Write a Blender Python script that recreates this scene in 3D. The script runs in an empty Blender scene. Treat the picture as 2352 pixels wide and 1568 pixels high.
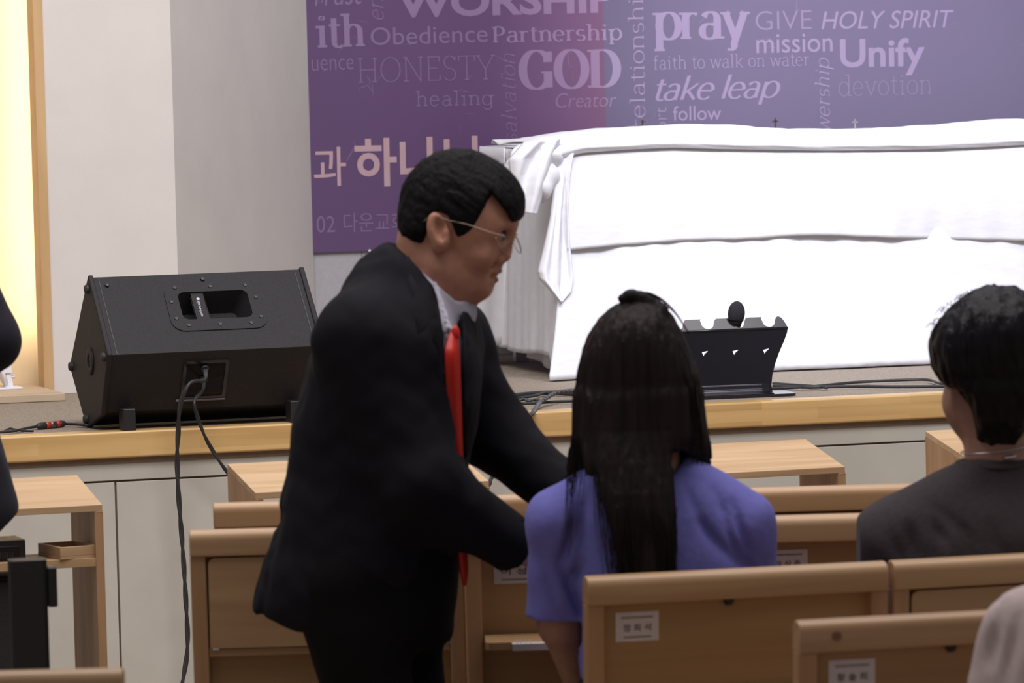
import bpy, bmesh, math, random
import numpy as np
from mathutils import Vector, Matrix
from mathutils.geometry import tessellate_polygon

random.seed(7)
rng = np.random.default_rng(7)
S = bpy.context.scene
COL = S.collection

# ---------------------------------------------------------------- camera
F = 11450.0                      # focal length in pixels of a 2352 x 1568 frame
CAM_H = 1.67
PITCH = math.atan((784 - 130) / F)
ROLL = 0.026
fw = np.array([0, math.cos(PITCH), -math.sin(PITCH)])
r0 = np.array([1.0, 0, 0]); u0 = np.array([0, math.sin(PITCH), math.cos(PITCH)])
RT = r0 * math.cos(ROLL) - u0 * math.sin(ROLL)
UP = u0 * math.cos(ROLL) + r0 * math.sin(ROLL)
CP = np.array([0, 0, CAM_H])
cam_data = bpy.data.cameras.new('camera')
cam = bpy.data.objects.new('camera', cam_data)
COL.objects.link(cam)
cam.matrix_world = Matrix(((RT[0], UP[0], -fw[0], 0), (RT[1], UP[1], -fw[1], 0), (RT[2], UP[2], -fw[2], CAM_H), (0, 0, 0, 1)))
cam_data.sensor_width = 36.0
cam_data.lens = F / 2352 * 36.0
cam_data.clip_end = 200
cam_data.dof.use_dof = True
cam_data.dof.focus_distance = 12.2
cam_data.dof.aperture_fstop = 11.0
S.camera = cam

def ray(x, y): return fw + RT * ((x - 1176) / F) + UP * ((784 - y) / F)
def PZ(x, y, z):
    d = ray(x, y); return CP + d * ((z - CAM_H) / d[2])
def PY(x, y, Y):
    d = ray(x, y); return CP + d * (Y / d[1])
def PPL(x, y, o, n):
    d = ray(x, y); n = np.asarray(n, float); return CP + d * (((np.asarray(o) - CP) @ n) / (d @ n))

# ---------------------------------------------------------------- world, lights, exposure
S.view_settings.view_transform = 'Standard'
S.view_settings.look = 'None'
S.view_settings.exposure = 0.0
S.view_settings.gamma = 1.0
S.view_settings.use_curve_mapping = False
w = bpy.data.worlds.new('world'); S.world = w; w.use_nodes = True
w.node_tree.nodes['Background'].inputs[0].default_value = (0.98, 0.94, 0.97, 1)
w.node_tree.nodes['Background'].inputs[1].default_value = 0.20

def aim(o, target):
    o.rotation_euler = (Vector(target) - o.location).to_track_quat('-Z', 'Y').to_euler()
def area(name, loc, target, size, power, color, spread=180):
    l = bpy.data.lights.new(name, 'AREA'); l.shape = 'RECTANGLE'; l.size = size[0]; l.size_y = size[1]
    l.energy = power; l.color = color; l.spread = math.radians(spread)
    o = bpy.data.objects.new(name, l); COL.objects.link(o); o.location = loc; aim(o, target); return o
def spot(name, loc, target, power, color, angle, blend=0.6, radius=0.12):
    l = bpy.data.lights.new(name, 'SPOT'); l.energy = power; l.color = color
    l.spot_size = math.radians(angle); l.spot_blend = blend; l.shadow_soft_size = radius
    o = bpy.data.objects.new(name, l); COL.objects.link(o); o.location = loc; aim(o, target); return o
# house lights over the pews (warm, dim) and over the stage, plus an added stage front fill
area('house_light', (0.0, 8.4, 4.6), (0.0, 8.6, 0.0), (5.0, 2.6), 146, (1.0, 0.93, 0.91))
area('stage_front_fill', (-0.2, 10.3, 4.6), (-0.2, 13.0, 0.6), (4.5, 0.8), 92, (1.0, 0.95, 0.95), 130)  # unseen fill, added to brighten the stage front without lighting the audience's backs
area('stage_ceiling_light', (0.1, 12.4, 4.4), (-0.4, 13.8, 0.8), (3.5, 1.2), 76, (1.0, 0.95, 0.98))
# cool stage spots on the covered table and the banner behind it
spot('stage_spot_light', (2.2, 10.2, 4.9), (1.05, 14.2, 1.15), 950, (0.80, 0.84, 1.0), 24, 0.85)
spot('stage_spot_light', (0.6, 10.6, 4.9), (0.75, 14.2, 1.05), 340, (0.83, 0.86, 1.0), 20, 0.9)
spot('stage_spot_light', (2.3, 10.6, 4.7), (1.15, 15.8, 1.62), 1100, (0.90, 0.91, 1.0), 24, 1.0)

# ---------------------------------------------------------------- materials
MATS = {}
def lin(r, g, b):
    f = lambda c: ((c / 255 + 0.055) / 1.055) ** 2.4 if c > 10 else c / 255 / 12.92
    return (f(r), f(g), f(b), 1)
def base_mat(name):
    m = bpy.data.materials.new(name); m.use_nodes = True
    nt = m.node_tree; return m, nt, nt.nodes['Principled BSDF']
def mat(name, col, rough=0.6, var=0.0, scale=20.0, bump=0.0, bscale=None, spec=0.5, metal=0.0, stretch=(1, 1, 1), sheen=0.0):
    """Principled surface with noise variation of its own colour and a fine bump."""
    if name in MATS: return MATS[name]
    m, nt, b = base_mat(name); N = nt.nodes; L = nt.links
    b.inputs['Roughness'].default_value = rough; b.inputs['Metallic'].default_value = metal
    b.inputs['Specular IOR Level'].default_value = spec
    if sheen: b.inputs['Sheen Weight'].default_value = sheen
    tc = N.new('ShaderNodeTexCoord'); mp = N.new('ShaderNodeMapping'); mp.inputs['Scale'].default_value = stretch
    L.new(tc.outputs['Object'], mp.inputs['Vector'])
    nz = N.new('ShaderNodeTexNoise'); nz.inputs['Scale'].default_value = scale; nz.inputs['Detail'].default_value = 5
    L.new(mp.outputs[0], nz.inputs['Vector'])
    rp = N.new('ShaderNodeValToRGB'); e = rp.color_ramp.elements
    e[0].position = 0.3; e[1].position = 0.7
    e[0].color = tuple(max(0, c * (1 - var)) for c in col[:3]) + (1,); e[1].color = tuple(min(1, c * (1 + var)) for c in col[:3]) + (1,)
    L.new(nz.outputs['Fac'], rp.inputs['Fac']); L.new(rp.outputs[0], b.inputs['Base Color'])
    if bump:
        n2 = N.new('ShaderNodeTexNoise'); n2.inputs['Scale'].default_value = bscale or scale * 4; n2.inputs['Detail'].default_value = 4
        L.new(mp.outputs[0], n2.inputs['Vector'])
        bp = N.new('ShaderNodeBump'); bp.inputs['Strength'].default_value = bump; bp.inputs['Distance'].default_value = 0.004
        L.new(n2.outputs['Fac'], bp.inputs['Height']); L.new(bp.outputs[0], b.inputs['Normal'])
    MATS[name] = m; return m
def wood(name, light, dark, axis=0, rough=0.42, grain=26.0, knots=True, joints=None):
    if name in MATS: return MATS[name]
    m, nt, b = base_mat(name); N = nt.nodes; L = nt.links
    tc = N.new('ShaderNodeTexCoord'); mp = N.new('ShaderNodeMapping')
    sc = [1.0, 1.0, 1.0]; sc[axis] = 0.07; mp.inputs['Scale'].default_value = sc
    oi = N.new('ShaderNodeObjectInfo'); ad = N.new('ShaderNodeVectorMath'); ad.operation = 'ADD'
    ml = N.new('ShaderNodeVectorMath'); ml.operation = 'SCALE'; ml.inputs['Scale'].default_value = 7.0
    cb = N.new('ShaderNodeCombineXYZ')
    for i in range(3): L.new(oi.outputs['Random'], cb.inputs[i])
    L.new(cb.outputs[0], ml.inputs[0])
    L.new(tc.outputs['Object'], mp.inputs['Vector']); L.new(mp.outputs[0], ad.inputs[0]); L.new(ml.outputs[0], ad.inputs[1])
    nz = N.new('ShaderNodeTexNoise'); nz.inputs['Scale'].default_value = grain; nz.inputs['Detail'].default_value = 7; nz.inputs['Distortion'].default_value = 0.7
    L.new(ad.outputs[0], nz.inputs['Vector'])
    rp = N.new('ShaderNodeValToRGB'); e = rp.color_ramp.elements
    e[0].position = 0.32; e[0].color = dark; e[1].position = 0.66; e[1].color = light
    L.new(nz.outputs['Fac'], rp.inputs['Fac'])
    out = rp.outputs[0]
    if knots:
        vo = N.new('ShaderNodeTexVoronoi'); vo.inputs['Scale'].default_value = 7.0
        mp2 = N.new('ShaderNodeMapping'); s2 = [1.0, 1.0, 1.0]; s2[axis] = 0.5; mp2.inputs['Scale'].default_value = s2
        L.new(tc.outputs['Object'], mp2.inputs['Vector'])
        a2 = N.new('ShaderNodeVectorMath'); a2.operation = 'ADD'; L.new(mp2.outputs[0], a2.inputs[0]); L.new(ml.outputs[0], a2.inputs[1])
        L.new(a2.outputs[0], vo.inputs['Vector'])
        r2 = N.new('ShaderNodeValToRGB'); q = r2.color_ramp.elements
        q[0].position = 0.05; q[0].color = (0.85, 0.85, 0.85, 1); q[1].position = 0.15; q[1].color = (0, 0, 0, 1)
        L.new(vo.outputs['Distance'], r2.inputs['Fac'])
        mx = N.new('ShaderNodeMix'); mx.data_type = 'RGBA'
        L.new(r2.outputs[0], mx.inputs['Factor']); L.new(out, mx.inputs[6])
        mx.inputs[7].default_value = (dark[0] * 0.45, dark[1] * 0.38, dark[2] * 0.34, 1)
        out = mx.outputs[2]
    if joints:
        # finger-jointed laminate: each stave along the board gets its own tone
        br = N.new('ShaderNodeTexBrick'); br.inputs['Scale'].default_value = 1.0
        br.inputs['Brick Width'].default_value = joints[0]; br.inputs['Row Height'].default_value = joints[1]
        br.inputs['Mortar Size'].default_value = 0.0; br.inputs['Color1'].default_value = (1, 1, 1, 1); br.inputs['Color2'].default_value = (0.72, 0.68, 0.6, 1)
        br.offset = 0.37
        sp = N.new('ShaderNodeSeparateXYZ'); c3 = N.new('ShaderNodeCombineXYZ'); L.new(tc.outputs['Object'], sp.inputs[0])
        L.new(sp.outputs[0], c3.inputs[0]); L.new(sp.outputs[joints[2]], c3.inputs[1]); L.new(c3.outputs[0], br.inputs['Vector'])
        m2 = N.new('ShaderNodeMix'); m2.data_type = 'RGBA'; m2.blend_type = 'MULTIPLY'; m2.inputs['Factor'].default_value = 0.8
        L.new(out, m2.inputs[6]); L.new(br.outputs['Color'], m2.inputs[7]); out = m2.outputs[2]
    L.new(out, b.inputs['Base Color'])
    b.inputs['Roughness'].default_value = rough
    bp = N.new('ShaderNodeBump'); bp.inputs['Strength'].default_value = 0.12; bp.inputs['Distance'].default_value = 0.002
    L.new(nz.outputs['Fac'], bp.inputs['Height']); L.new(bp.outputs[0], b.inputs['Normal'])
    MATS[name] = m; return m
def emit(name, col, strength):
    m, nt, b = base_mat(name)
    b.inputs['Emission Color'].default_value = col; b.inputs['Emission Strength'].default_value = strength
    b.inputs['Base Color'].default_value = col; MATS[name] = m; return m

BLACK = mat('black_plastic', (0.012, 0.012, 0.013), 0.45, 0.1, 60)
BLACKTEX = mat('black_textured_paint', (0.019, 0.017, 0.0195), 0.6, 0.25, 300, 0.35, 500, 0.25)
GLOSS = mat('black_gloss_plastic', (0.010, 0.009, 0.014), 0.16, 0.05, 20)
RUBBER = mat('black_rubber', (0.02, 0.02, 0.022), 0.6, 0.15, 100)
CHAIRW = wood('beech_varnish', (0.53, 0.34, 0.185, 1), (0.41, 0.24, 0.118, 1), 0, 0.33, 22, False)
CHAIRV = wood('beech_varnish_upright', (0.50, 0.30, 0.16, 1), (0.39, 0.215, 0.105, 1), 2, 0.33, 22, False)
PANELW = wood('beech_plywood', (0.42, 0.255, 0.115, 1), (0.33, 0.19, 0.08, 1), 0, 0.5, 16, False)
CEDAR = wood('cedar_board', (0.55, 0.385, 0.225, 1), (0.43, 0.27, 0.14, 1), 0, 0.5, 24, True)
CEDARV = wood('cedar_board_upright', (0.47, 0.29, 0.155, 1), (0.34, 0.19, 0.09, 1), 2, 0.5, 24, True)
LIPW = wood('pine_laminate', (0.64, 0.43, 0.19, 1), (0.52, 0.32, 0.125, 1), 0, 0.35, 20, True, (0.42, 0.03, 2))
CARPET = mat('grey_beige_carpet', (0.30, 0.255, 0.205), 0.95, 0.35, 220, 0.8, 400, 0.1)
WALLP = mat('ivory_wallpaper', (0.66, 0.625, 0.595), 0.8, 0.03, 6, 0.12, 300, 0.2)
PANELP = mat('grey_green_panel', (0.45, 0.435, 0.385), 0.6, 0.04, 8, 0.05, 200, 0.3)
CREAM = mat('cream_panel', (0.66, 0.53, 0.38), 0.7, 0.06, 12, 0.1, 120, 0.3, stretch=(1, 1, 0.2))
WHITEP = mat('white_plastic', (0.75, 0.74, 0.78), 0.35, 0.03, 20)
DARKGAP = mat('dark_brown_reveal', (0.20, 0.14, 0.10), 0.8, 0.1, 40)
LINEN = mat('white_linen', (0.77, 0.78, 0.83), 0.85, 0.02, 30, 0.5, 22, 0.15, stretch=(0.6, 1, 1.6))
LINENG = mat('white_linen_cover', (0.76, 0.765, 0.81), 0.85, 0.02, 30, 0.5, 18, 0.15, stretch=(0.6, 1, 1.6))
PAPER = mat('white_card', (0.62, 0.57, 0.58), 0.6, 0.03, 60)
INK = mat('dark_ink', (0.10, 0.085, 0.085), 0.7, 0.1, 100)
INKSOFT = mat('grey_ink', (0.33, 0.29, 0.29), 0.7, 0.1, 100)
STEEL = mat('steel', (0.55, 0.55, 0.57), 0.28, 0.05, 30, metal=1.0)
BRASS = mat('antique_brass', (0.16, 0.12, 0.085), 0.32, 0.1, 60, metal=1.0)

# ---------------------------------------------------------------- mesh helpers
WM = {}
def mesh_obj(name, verts, faces, m, parent=None, smooth=False, world=False, bevel=0.0, segs=2):
    me = bpy.data.meshes.new(name)
    if world and parent is not None:
        inv = WM[parent.name].inverted(); verts = [inv @ Vector(v) for v in verts]
    me.from_pydata([tuple(v) for v in verts], [], [tuple(f) for f in faces])
    me.update()
    me.validate()
    if smooth:
        me.polygons.foreach_set('use_smooth', [True] * len(me.polygons))
    if m is not None: me.materials.append(m)
    o = bpy.data.objects.new(name, me); COL.objects.link(o)
    WM[o.name] = WM[parent.name].copy() if parent is not None else Matrix.Identity(4)
    if parent is not None: o.parent = parent
    if bevel:
        md = o.modifiers.new('bevel', 'BEVEL'); md.width = bevel; md.segments = segs; md.limit_method = 'ANGLE'; md.angle_limit = math.radians(40)
        me.polygons.foreach_set('use_smooth', [True] * len(me.polygons))
        md.harden_normals = True
    return o
def empty(name, loc, rz=0.0):
    o = bpy.data.objects.new(name, None); COL.objects.link(o); o.empty_display_size = 0.1
    o.location = tuple(loc); o.rotation_euler = (0, 0, rz)
    WM[o.name] = Matrix.Translation(Vector(tuple(loc))) @ Matrix.Rotation(rz, 4, 'Z'); return o
def tag(o, label=None, cat=None, group=None, kind=None):
    if label: o['label'] = label
    if cat: o['category'] = cat
    if group: o['group'] = group
    if kind: o['kind'] = kind
    return o
def struct(o): o['kind'] = 'structure'; return o

class MB:
    """Collects shapes and links them as one mesh object."""
    def __init__(self): self.v = []; self.f = []
    def add(self, verts, faces):
        k = len(self.v); self.v += [Vector(tuple(p)) for p in verts]; self.f += [tuple(i + k for i in q) for q in faces]; return self
    def box(self, lo, hi, M=None):
        x0, y0, z0 = lo; x1, y1, z1 = hi
        v = [Vector(p) for p in ((x0, y0, z0), (x1, y0, z0), (x1, y1, z0), (x0, y1, z0), (x0, y0, z1), (x1, y0, z1), (x1, y1, z1), (x0, y1, z1))]
        if M is not None: v = [M @ p for p in v]
        return self.add(v, [(0, 3, 2, 1), (4, 5, 6, 7), (0, 1, 5, 4), (1, 2, 6, 5), (2, 3, 7, 6), (3, 0, 4, 7)])
    def prism(self, poly, depth_vec, frame, holes=()):
        """Flat outline (2-D) with holes, given thickness along depth_vec; frame(u, v) -> Vector."""
        loops = [list(poly)] + [list(h) for h in holes]
        flat = [[Vector((p[0], p[1], 0)) for p in lp] for lp in loops]
        tris = tessellate_polygon(flat)
        pts = [p for lp in loops for p in lp]; n = len(pts)
        d = Vector(tuple(depth_vec))
        A = [Vector(tuple(frame(p[0], p[1]))) for p in pts]
        fs = [tuple(t) for t in tris] + [tuple(i + n for i in reversed(t)) for t in tris]
        k = 0
        for lp in loops:
            m_ = len(lp)
            for i in range(m_):
                a, b = k + i, k + (i + 1) % m_
                fs.append((a, b, b + n, a + n))
            k += m_
        self.add(A + [p + d for p in A], fs); return self
    def tube(self, pts, r, sides=8, caps=True):
        pts = [Vector(tuple(p)) for p in pts]; n = len(pts)
        rr = r if hasattr(r, '__len__') else [r] * n
        k = len(self.v); t_prev = None; nrm = None
        for i, p in enumerate(pts):
            t = (pts[min(i + 1, n - 1)] - pts[max(i - 1, 0)]).normalized()
            if nrm is None:
                nrm = t.orthogonal().normalized()
            else:
                nrm = (nrm - t * nrm.dot(t)); nrm = nrm.normalized() if nrm.length > 1e-6 else t.orthogonal().normalized()
            bn = t.cross(nrm)
            for s in range(sides):
                a = 2 * math.pi * s / sides
                self.v.append(p + (nrm * math.cos(a) + bn * math.sin(a)) * rr[i])
        for i in range(n - 1):
            for s in range(sides):
                a = k + i * sides + s; b = k + i * sides + (s + 1) % sides
                self.f.append((a, b, b + sides, a + sides))
        if caps:
            self.f.append(tuple(k + s for s in reversed(range(sides)))); self.f.append(tuple(k + (n - 1) * sides + s for s in range(sides)))
        return self
    def lathe(self, prof, M=None, sides=24):
        k = len(self.v); n = len(prof)
        for (r, z) in prof:
            for s in range(sides):
                a = 2 * math.pi * s / sides; p = Vector((r * math.cos(a), r * math.sin(a), z)); self.v.append(M @ p if M is not None else p)
        for i in range(n - 1):
            for s in range(sides):
                a = k + i * sides + s; b = k + i * sides + (s + 1) % sides
                self.f.append((a, b, b + sides, a + sides))
        self.f.append(tuple(k + s for s in reversed(range(sides)))); self.f.append(tuple(k + (n - 1) * sides + s for s in range(sides)))
        return self
    def sweep(self, prof, x0, x1):
        """Closed (y, z) outline swept along x."""
        n = len(prof)
        v = [(x0, p[0], p[1]) for p in prof] + [(x1, p[0], p[1]) for p in prof]
        f = [tuple(range(n))[::-1], tuple(range(n, 2 * n))] + [(i, (i + 1) % n, n + (i + 1) % n, n + i) for i in range(n)]
        return self.add(v, f)
    def grid(self, fn, nu, nv, thick=None):
        k = len(self.v)
        for j in range(nv + 1):
            for i in range(nu + 1): self.v.append(Vector(tuple(fn(i / nu, j / nv))))
        for j in range(nv):
            for i in range(nu):
                a = k + j * (nu + 1) + i; self.f.append((a, a + 1, a + nu + 2, a + nu + 1))
        return self
    def build(self, name, m, parent=None, smooth=False, world=False, bevel=0.0, segs=2):
        return mesh_obj(name, self.v, self.f, m, parent, smooth, world, bevel, segs)
def rrect(x0, y0, x1, y1, r, n=5, corners=(1, 1, 1, 1)):
    out = []
    for (cx, cy, a0, on) in ((x1 - r, y0 + r, -90, corners[0]), (x1 - r, y1 - r, 0, corners[1]), (x0 + r, y1 - r, 90, corners[2]), (x0 + r, y0 + r, 180, corners[3])):
        if on:
            for i in range(n + 1):
                a = math.radians(a0 + 90 * i / n); out.append((cx + r * math.cos(a), cy + r * math.sin(a)))
        else:
            out.append((cx + r * (1 if cx > (x0 + x1) / 2 else -1), cy + r * (1 if cy > (y0 + y1) / 2 else -1)))
    return out
def solid(o, t, off=0.0):
    md = o.modifiers.new('solidify', 'SOLIDIFY'); md.thickness = t; md.offset = off; return o
def dup(root, name=None):
    """Copy of a thing with copies of its parts and sub-parts."""
    c = root.copy(); COL.objects.link(c)
    def kids(src, dst):
        for ch in [o for o in bpy.data.objects if o.parent == src]:
            k = ch.copy(); COL.objects.link(k); k.parent = dst; kids(ch, k)
    kids(root, c); return c
def smooth_path(pts, n=10):
    """Catmull-Rom through the points."""
    P = [np.array(p, float) for p in pts]; P = [2 * P[0] - P[1]] + P + [2 * P[-1] - P[-2]]
    out = []
    for i in range(1, len(P) - 2):
        for k in range(n):
            t = k / n; a, b, c, d = P[i - 1], P[i], P[i + 1], P[i + 2]
            out.append(0.5 * ((2 * b) + (c - a) * t + (2 * a - 5 * b + 4 * c - d) * t * t + (3 * b - a - 3 * c + d) * t ** 3))
    out.append(P[-2]); return out

# ================================================================ the setting
TH = math.radians(16.3)
EX = np.array([math.cos(TH), math.sin(TH), 0.0]); EN = np.array([-math.sin(TH), math.cos(TH), 0.0])
ZS = 0.74
LIP = np.array([0.0, 12.975, ZS])            # top front edge of the stage passes here
def ST(a, b, z=ZS): return LIP + EX * a + EN * b + np.array([0, 0, z - ZS])   # along the edge, back from it
SM = Matrix.Translation(Vector((LIP[0], LIP[1], 0))) @ Matrix.Rotation(TH, 4, 'Z')
def in_stage(o): o.matrix_world = SM; WM[o.name] = SM.copy(); return o

floor = struct(MB().box((-6, 0, -0.1), (6, 20, 0)).build('floor', mat('vinyl_floor', (0.30, 0.22, 0.15), 0.4, 0.15, 6)))
stage = in_stage(struct(MB().box((-4, 0.06, 0), (4, 4.4, ZS - 0.001)).build('floor_stage', CARPET)))
lip = in_stage(struct(MB().box((-4, 0.0, ZS - 0.066), (4, 0.075, ZS + 0.002)).build('trim_1', LIPW, bevel=0.006)))
gap = in_stage(struct(MB().box((-4, 0.030, 0.0), (4, 0.058, ZS - 0.081)).box((-4, 0.016, ZS - 0.080), (4, 0.06, ZS - 0.066)).build('trim_2', DARKGAP)))
mb = MB().box((-4, 0.020, ZS - 0.124), (4, 0.06, ZS - 0.080))
in_stage(struct(mb.build('wall_stage_upper', PANELP, bevel=0.0015)))
# lower facing boards between vertical joints
seams = [-3.0, -2.1, -1.059, 0.18, 1.4, 2.4, 3.4]
mb = MB()
for a, b in zip(seams[:-1], seams[1:]): mb.box((a + 0.0025, 0.020, 0.0), (b - 0.0025, 0.06, ZS - 0.129))
in_stage(struct(mb.build('wall_stage_front', PANELP, bevel=0.0015)))

# back walls
YA = 14.3
def on_plane(px, py, p0, n): return PPL(px, py, p0, n)
A0 = PY(250, 400, YA)
pA_r = on_plane(399, 310, A0, EN); pA_l = on_plane(88, 310, A0, EN)
BAN0 = PY(712, 300, 15.42)
def wall_quad(name, p, q, z0, z1, thick, m):
    p = np.array(p); q = np.array(q); d = (q - p); d[2] = 0; d /= np.linalg.norm(d); n = np.array([-d[1], d[0], 0])
    v = []
    for z in (z0, z1):
        for a in (p, q, q + n * thick, p + n * thick): v.append((a[0], a[1], z))
    return struct(mesh_obj(name, v, [(0, 3, 2, 1), (4, 5, 6, 7), (0, 1, 5, 4), (1, 2, 6, 5), (2, 3, 7, 6), (3, 0, 4, 7)], m))
WALLTOP = 2.6
wall_quad('wall_left', pA_l, pA_r, ZS, WALLTOP, 0.1, WALLP)
wall_quad('wall_splay', pA_r, BAN0, ZS, WALLTOP, 0.1, WALLP)
# tiled wall that carries the banner
mT, nt, b = base_mat('grey_tile'); N = nt.nodes; L = nt.links
tc = N.new('ShaderNodeTexCoord'); sp = N.new('ShaderNodeSeparateXYZ'); cb = N.new('ShaderNodeCombineXYZ')
L.new(tc.outputs['Object'], sp.inputs[0]); L.new(sp.outputs[0], cb.inputs[0]); L.new(sp.outputs[2], cb.inputs[1])
br = N.new('ShaderNodeTexBrick'); br.inputs['Scale'].default_value = 1.0; br.inputs['Brick Width'].default_value = 0.6; br.inputs['Row Height'].default_value = 0.3
br.inputs['Mortar Size'].default_value = 0.0022; br.offset = 0.5
br.inputs['Color1'].default_value = (0.47, 0.46, 0.50, 1); br.inputs['Color2'].default_value = (0.50, 0.49, 0.53, 1); br.inputs['Mortar'].default_value = (0.28, 0.26, 0.28, 1)
mpt = N.new('ShaderNodeMapping'); mpt.inputs['Location'].default_value = (0.143 + 0.3, 0.115, 0); L.new(cb.outputs[0], mpt.inputs['Vector']); L.new(mpt.outputs[0], br.inputs['Vector'])
nz = N.new('ShaderNodeTexNoise'); nz.inputs['Scale'].default_value = 90; nz.inputs['Detail'].default_value = 6; L.new(tc.outputs['Object'], nz.inputs['Vector'])
mx = N.new('ShaderNodeMix'); mx.data_type = 'RGBA'; mx.blend_type = 'MULTIPLY'; mx.inputs['Factor'].default_value = 0.35
L.new(br.outputs['Color'], mx.inputs[6]); L.new(nz.outputs['Color'], mx.inputs[7]); L.new(mx.outputs[2], b.inputs['Base Color']); b.inputs['Roughness'].default_value = 0.45
BW0 = BAN0 + EN * 0.012
BM = Matrix.Translation(Vector((BW0[0], BW0[1], 0))) @ Matrix.Rotation(TH, 4, 'Z')
wb = struct(MB().box((0.0, 0, ZS), (4.2, 0.1, WALLTOP)).build('wall_back', mT)); wb.matrix_world = BM
# niche with a lit recess at far left
NI = on_plane(88, 310, A0 + EN * 0.20, EN)
mb = MB().box((-1.6, 0.0, 0), (0.06, 0.05, WALLTOP - ZS))
nw = struct(mb.build('wall_niche', CREAM)); nm = Matrix.Translation(Vector((NI[0], NI[1], ZS))) @ Matrix.Rotation(TH, 4, 'Z'); nw.matrix_world = nm
t0 = on_plane(73.5, 0, A0 - EN * 0.01, EN); t1 = on_plane(95, 300, A0 - EN * 0.01, EN)
tm = Matrix.Translation(Vector((t1[0], t1[1], ZS))) @ Matrix.Rotation(TH, 4, 'Z')
tr = struct(MB().box((-0.0135, 0.0, 0.0), (0.0135, 0.09, WALLTOP - ZS)).build('trim_3', wood('strip_oak', (0.60, 0.40, 0.20, 1), (0.50, 0.31, 0.14, 1), 2, 0.5, 20, False))); tr.matrix_world = tm
led = MB().box((-0.004, 0.0, 0.16), (0.004, 0.01, WALLTOP - ZS)).build('led_strip_light', emit('warm_led', (1.0, 0.83, 0.50, 1), 60.0))
led.matrix_world = tm @ Matrix.Translation((0.004, 0.105, 0))
tag(led, 'warm glowing light strip tucked behind the slim wooden trim at far left', 'light strip')
# plank step in front of the niche
p = PZ(150, 920, ZS)
pm = Matrix.Translation(Vector(tuple(p))) @ Matrix.Rotation(TH, 4, 'Z')
st = struct(MB().box((-1.5, 0, 0), (0.0, 0.52, 0.021)).build('trim_4', wood('pale_plank', (0.50, 0.40, 0.29, 1), (0.40, 0.30, 0.20, 1), 0, 0.6, 20, False), bevel=0.002)); st.matrix_world = pm

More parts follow.
